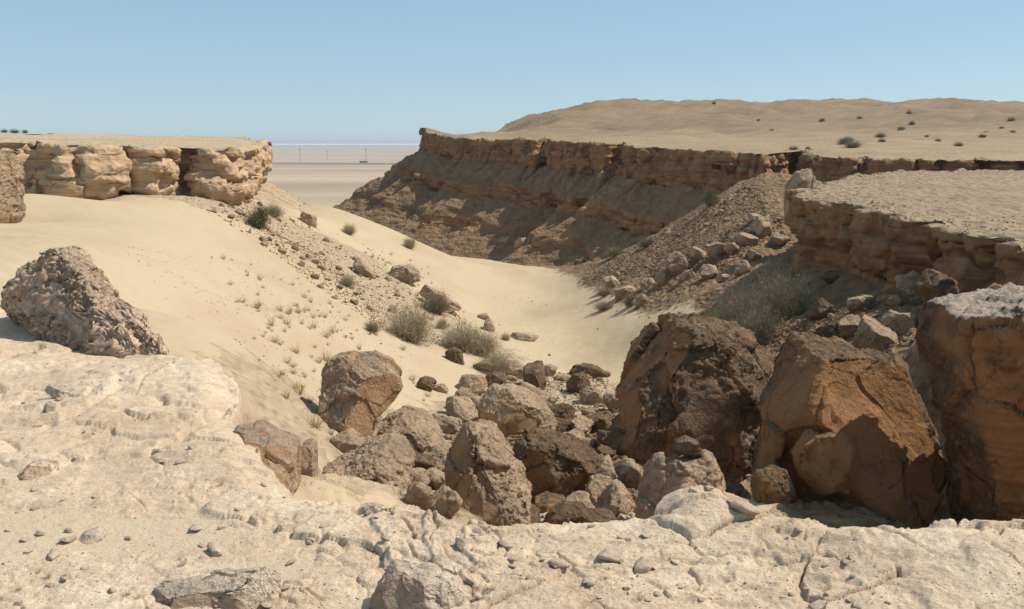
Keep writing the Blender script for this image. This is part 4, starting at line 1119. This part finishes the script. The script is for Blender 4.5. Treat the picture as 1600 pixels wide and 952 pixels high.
bush(1165, 515, 42, 120, 92, 'big', 'largest grey green bush, left half of the clump below the promontory', None, 0)
bush(1225, 528, 39, 110, 84, 'big', 'wide grey bush right half of the clump below the promontory', None, 1)
bush(1185, 535, 37, 80, 55, 'grey', 'low brownish bush in front of the large bush clump', None, 2)
bush(405, 358, 70, 46, 36, 'green', 'dark green bush on the gravel slope below the left cliff', None, 0)
bush(428, 340, 74, 36, 20, 'dry', 'pale dry bush just behind the dark green bush', None, 1)
for i, (a, b, Y, w, h, kd, lab) in enumerate([
    (640, 532, 52, 86, 56, 'dry', 'largest dry brown bush on the left dune slope'),
    (582, 520, 52, 30, 20, 'grey', 'small grey bush left of the largest dry bush'),
    (680, 490, 60, 56, 34, 'grey', 'grey green bush under the slanting rock rib'),
    (720, 545, 50, 74, 44, 'dry', 'dry bush behind the blocky brown rock'),
    (755, 555, 48, 60, 40, 'dry', 'dry bush right of the blocky brown rock'),
    (775, 585, 44, 66, 38, 'dry', 'dry bush at the edge of the gully rubble'),
    (740, 655, 30, 46, 34, 'grey', 'grey bush at the left end of the tilted slab boulder'),
    (545, 366, 88, 26, 16, 'dry', 'dry bush near the dune crest, left one'),
    (640, 388, 92, 24, 18, 'dry', 'dry bush near the dune crest, right one'),
    (543, 448, 60, 26, 18, 'dry', 'dry bush below the dark upright slab'),
    (690, 512, 57, 22, 18, 'dry', 'round dry bush below the slanting rock rib'),
    (945, 462, 82, 34, 14, 'grey', 'low grey bush at the spur foot, farther one'),
    (945, 482, 76, 38, 14, 'grey', 'low grey bush at the spur foot, nearer one'),
    (985, 478, 74, 30, 22, 'grey', 'rounded grey bush against the rocks at the spur foot'),
    (790, 530, 60, 18, 12, 'dry', 'tiny dry bush on the wadi floor'),
    (1010, 385, 95, 26, 14, 'green', 'dark green bush on the spur foot before the mesa'),
    (960, 400, 98, 30, 14, 'grey', 'grey bush low on the mesa scree'),
    (1110, 320, 97, 22, 22, 'green', 'dark bush in shade behind the spur crest'),
]):
    bush(a, b, Y, w, h, kd, lab, None, i)
# shrubs on the mesa top
for i, (a, b, Y, w, h) in enumerate([(1325, 222, 140, 20, 9), (1320, 230, 130, 26, 10), (1332, 236, 122, 30, 11), (1376, 214, 160, 18, 8), (1378, 226, 135, 14, 6), (1240, 238, 118, 18, 6), (1262, 237, 119, 10, 5), (1408, 201, 185, 14, 7), (1425, 192, 220, 12, 6), (1420, 178, 280, 10, 5), (1284, 192, 235, 11, 6), (1343, 184, 270, 10, 5), (1496, 174, 290, 12, 5), (1455, 188, 235, 10, 4), (1465, 223, 138, 12, 5), (1498, 229, 124, 16, 7), (1448, 215, 155, 8, 4), (1540, 208, 175, 10, 5), (1582, 207, 175, 11, 5), (1565, 201, 190, 9, 4), (1206, 205, 190, 7, 3), (1115, 171, 330, 8, 4), (1535, 217, 150, 14, 6), (1580, 190, 230, 14, 6), (1185, 184, 270, 6, 3), (1254, 187, 260, 6, 3)]):
    p = P(a, b, Y); z = float(mesa_top(np.array([p[0]]), np.array([p[1]]))[0])
    o = bush(a, b, Y, w, h, 'grey', 'small grey green shrub dotted on the mesa top and hill', 'shrubs on the mesa top', i, 'shrub')
    o.location.z = z - .05; o.name = 'shrub'
for i, (a, b, Y, w, h) in enumerate([(8, 216, 100, 12, 5), (24, 216, 104, 16, 6), (40, 216, 102, 10, 5)]):
    p = P(a, b, Y); z = float(left_top(np.array([p[0]]), np.array([p[1]]))[0])
    o = bush(a, b, Y, w, h, 'grey', 'small dark shrub on the skyline of the left plateau', 'shrubs on the left plateau', i, 'shrub')
    o.location.z = z - .05; o.name = 'shrub'

number('shrubs on the mesa top', '%s from the left among small grey shrubs on the mesa top')
number('shrubs on the left plateau', '%s from the left of the three small shrubs on the left plateau skyline')

# tufts of dry grass on the dune
TUFT = []
for k in range(4):
    me = twig_mesh('grass_blades', 46, 1., 1., 700 + k, .022, 3, .35, .5, 1); me.materials.append(M_STRAW if k < 2 else M_DRY)
    TUFT.append(me)
pts = []
for k, (poly, n) in enumerate([([(380, 480, 38), (520, 650, 20), (700, 640, 32), (620, 470, 56)], 80), ([(330, 430, 46), (420, 560, 25), (560, 560, 38), (480, 400, 64)], 45), ([(540, 370, 90), (640, 500, 56), (760, 560, 52), (700, 430, 92)], 70), ([(980, 470, 74), (1060, 520, 52), (1110, 470, 56), (1020, 455, 72)], 30), ([(400, 600, 17), (520, 720, 17), (560, 640, 24), (440, 560, 24)], 16)]):
    for xy in scatter_px(n, poly, seed=120 + k): pts.append((xy[0], xy[1], rr.uniform(.16, .55), 'dune'))
for a, b in [(60, 898), (75, 905), (280, 866), (200, 930), (215, 935), (770, 940), (760, 946), (345, 760), (160, 600), (420, 930), (30, 925), (1000, 945)]:
    xy = on_plane(a, b, LEDGE_Z); pts.append((xy[0], xy[1], .07, 'ledge'))
ta = np.array([(a, b) for a, b, c, d in pts]); tz = surf_z(ta[:, 0], ta[:, 1])
for i, ((x, y, s, wh), z) in enumerate(zip(pts, tz)):
    o = link('grass_tuft', TUFT[i % 4], None, label='small tuft of dry straw grass on the sandy slope' if wh == 'dune' else 'thin dry grass tuft growing in the foreground ledge', cat='grass tuft', group='grass tufts on the dune' if wh == 'dune' else 'grass tufts on the ledge', loc=(x, y, z))
    o.scale = (s * .6, s * .6, s * rr.uniform(.5, .9)); o.rotation_euler = (0, 0, rr.uniform(0, 6.3))

# ------------------------------------------------------------------ the far plain: road, poles, lorry, salt flat
def simple(name, col, rough=.8):
    n = NT(name, rough); return n.done(n.mix(n.noise(.8, 4), col, tuple(q * .8 for q in col)))
M_ASPH = simple('asphalt', (.06, .06, .06)); M_STEEL = simple('galvanised_steel', (.12, .12, .12), .5)
M_SALT = NT('salt_crust'); M_SALT = M_SALT.done((.85, .83, .80))
PLZ = -42.0
def quad_sheet(name, xs, y0, y1, z, mat, n=40, **k):
    x = np.linspace(xs[0], xs[1], n)
    a = np.stack([x, np.interp(x, xs, y0), np.full(n, z)], -1); b = np.stack([x, np.interp(x, xs, y1), np.full(n, z)], -1)
    m = mesh_from(name, np.concatenate([a, b]), grid_faces(2, n)); return link(name, m, mat, **k)
quad_sheet('road', (-1500, 600), (1890, 1560), (1904, 1574), PLZ + 3.0, M_ASPH, kind='structure', label='dark road crossing the plain')
# the embankment that carries the road
def bank():
    x = np.linspace(-1500, 600, 60); y = np.interp(x, (-1500, 600), (1890, 1560))
    rows = [np.stack([x, y + o, np.full(60, PLZ + z)], -1) for o, z in ((-14, -3), (-2, 2.9), (16, 2.9), (28, -3))]
    m = mesh_from('road_bank', np.concatenate(rows), grid_faces(4, 60))
    link('road_bank', m, simple('embankment_gravel', (.26, .2, .15)), kind='structure', label='low gravel bank carrying the road')
bank()
quad_sheet('salt_flat', (-30000, 30000), (10500, 10500), (60000, 60000), PLZ + 4.5, M_SALT, kind='structure', label='white salt flat along the horizon')
def box(bm, x0, x1, y0, y1, z0, z1):
    vs = [bm.verts.new((x, y, z)) for z in (z0, z1) for x, y in ((x0, y0), (x1, y0), (x1, y1), (x0, y1))]
    for f in ((0, 3, 2, 1), (4, 5, 6, 7), (0, 1, 5, 4), (1, 2, 6, 5), (2, 3, 7, 6), (3, 0, 4, 7)): bm.faces.new([vs[i] for i in f])
def part(name, boxes, mat, parent, bevel=0):
    bm = bmesh.new()
    for b in boxes: box(bm, *b)
    if bevel: bmesh.ops.bevel(bm, geom=bm.edges[:], offset=bevel, segments=2, affect='EDGES')
    m = bpy.data.meshes.new(name); bm.to_mesh(m); bm.free()
    return link(name, m, mat, parent)
yr = lambda x: float(np.interp(x, (-1500, 600), (1890, 1560)))
tx = (576 - 800) / FPX * 1735
tr = link('truck', None, label='blue grey lorry driving along the far road', cat='truck', loc=(tx, yr(tx) + 4, PLZ + 3.02)); tr.rotation_euler = (0, 0, -.155)
M_TRK = simple('truck_paint', (.22, .27, .32), .4); M_TYRE = simple('tyre_rubber', (.03, .03, .03)); M_WIN = simple('cab_glass', (.05, .06, .07), .1)
part('cargo_body', [(-8.5, 4.2, -1.25, 1.25, 1.1, 4.1)], M_TRK, tr, .06)
part('cab', [(4.8, 7.6, -1.2, 1.2, .6, 3.4), (4.8, 6.4, -1.15, 1.15, 3.4, 3.9)], simple('cab_paint', (.4, .42, .44), .4), tr, .08)
part('windscreen', [(7.6, 7.64, -1.0, 1.0, 2.0, 3.1)], M_WIN, tr)
part('chassis', [(-8.3, 7.2, -.5, .5, .6, 1.0)], M_STEEL, tr)
for wx in (-7.2, -5.9, 3.2, 6.6):
    for sy in (-1.05, 1.05):
        bm = bmesh.new(); bmesh.ops.create_cone(bm, cap_ends=True, segments=20, radius1=.52, radius2=.52, depth=.32)
        for v in bm.verts: v.co = Vector((v.co.x + wx, v.co.z + sy, v.co.y + .52))
        m = bpy.data.meshes.new('wheel'); bm.to_mesh(m); bm.free(); link('wheel', m, M_TYRE, tr)
def pylon(px, Y, h, lab):
    x = (px - 800) / FPX * Y
    o = link('power_pole', None, label=lab, cat='power pole', group='power poles on the plain', loc=(x, Y, PLZ - .3))
    bm = bmesh.new(); bmesh.ops.create_cone(bm, cap_ends=True, segments=8, radius1=.55, radius2=.28, depth=h)
    for v in bm.verts: v.co.z += h / 2
    m = bpy.data.meshes.new('mast'); bm.to_mesh(m); bm.free(); link('mast', m, M_STEEL, o)
    part('crossarm', [(-3.2, 3.2, -.15, .15, h - 2.2, h - 1.8), (-2.2, 2.2, -.15, .15, h - 5.2, h - 4.8)], M_STEEL, o)
pylon(430, 2150, 24, 'thin steel power pole on the plain, nearest the left cliff')
pylon(473, 1900, 30, 'tall thin steel power pole, second from the left cliff')
pylon(515, 2150, 24, 'thin steel power pole in the middle of the gap')
pylon(575, 1900, 30, 'tall thin steel power pole behind the lorry')

# ------------------------------------------------------------------ the air
hz = bpy.data.materials.new('haze_air'); hz.use_nodes = True
nt = hz.node_tree; nt.nodes.clear()
ov = nt.nodes.new('ShaderNodeOutputMaterial'); pv = nt.nodes.new('ShaderNodeVolumePrincipled')
pv.inputs['Color'].default_value = (.80, .88, .97, 1); pv.inputs['Density'].default_value = .00012; pv.inputs['Anisotropy'].default_value = 0.1
nt.links.new(pv.outputs[0], ov.inputs['Volume'])
bm = bmesh.new(); box(bm, -64000, 64000, -300, 64000, -47, 26)
m = bpy.data.meshes.new('haze'); bm.to_mesh(m); bm.free()
link('haze', m, hz, kind='stuff', label='thin dusty air over the plain')
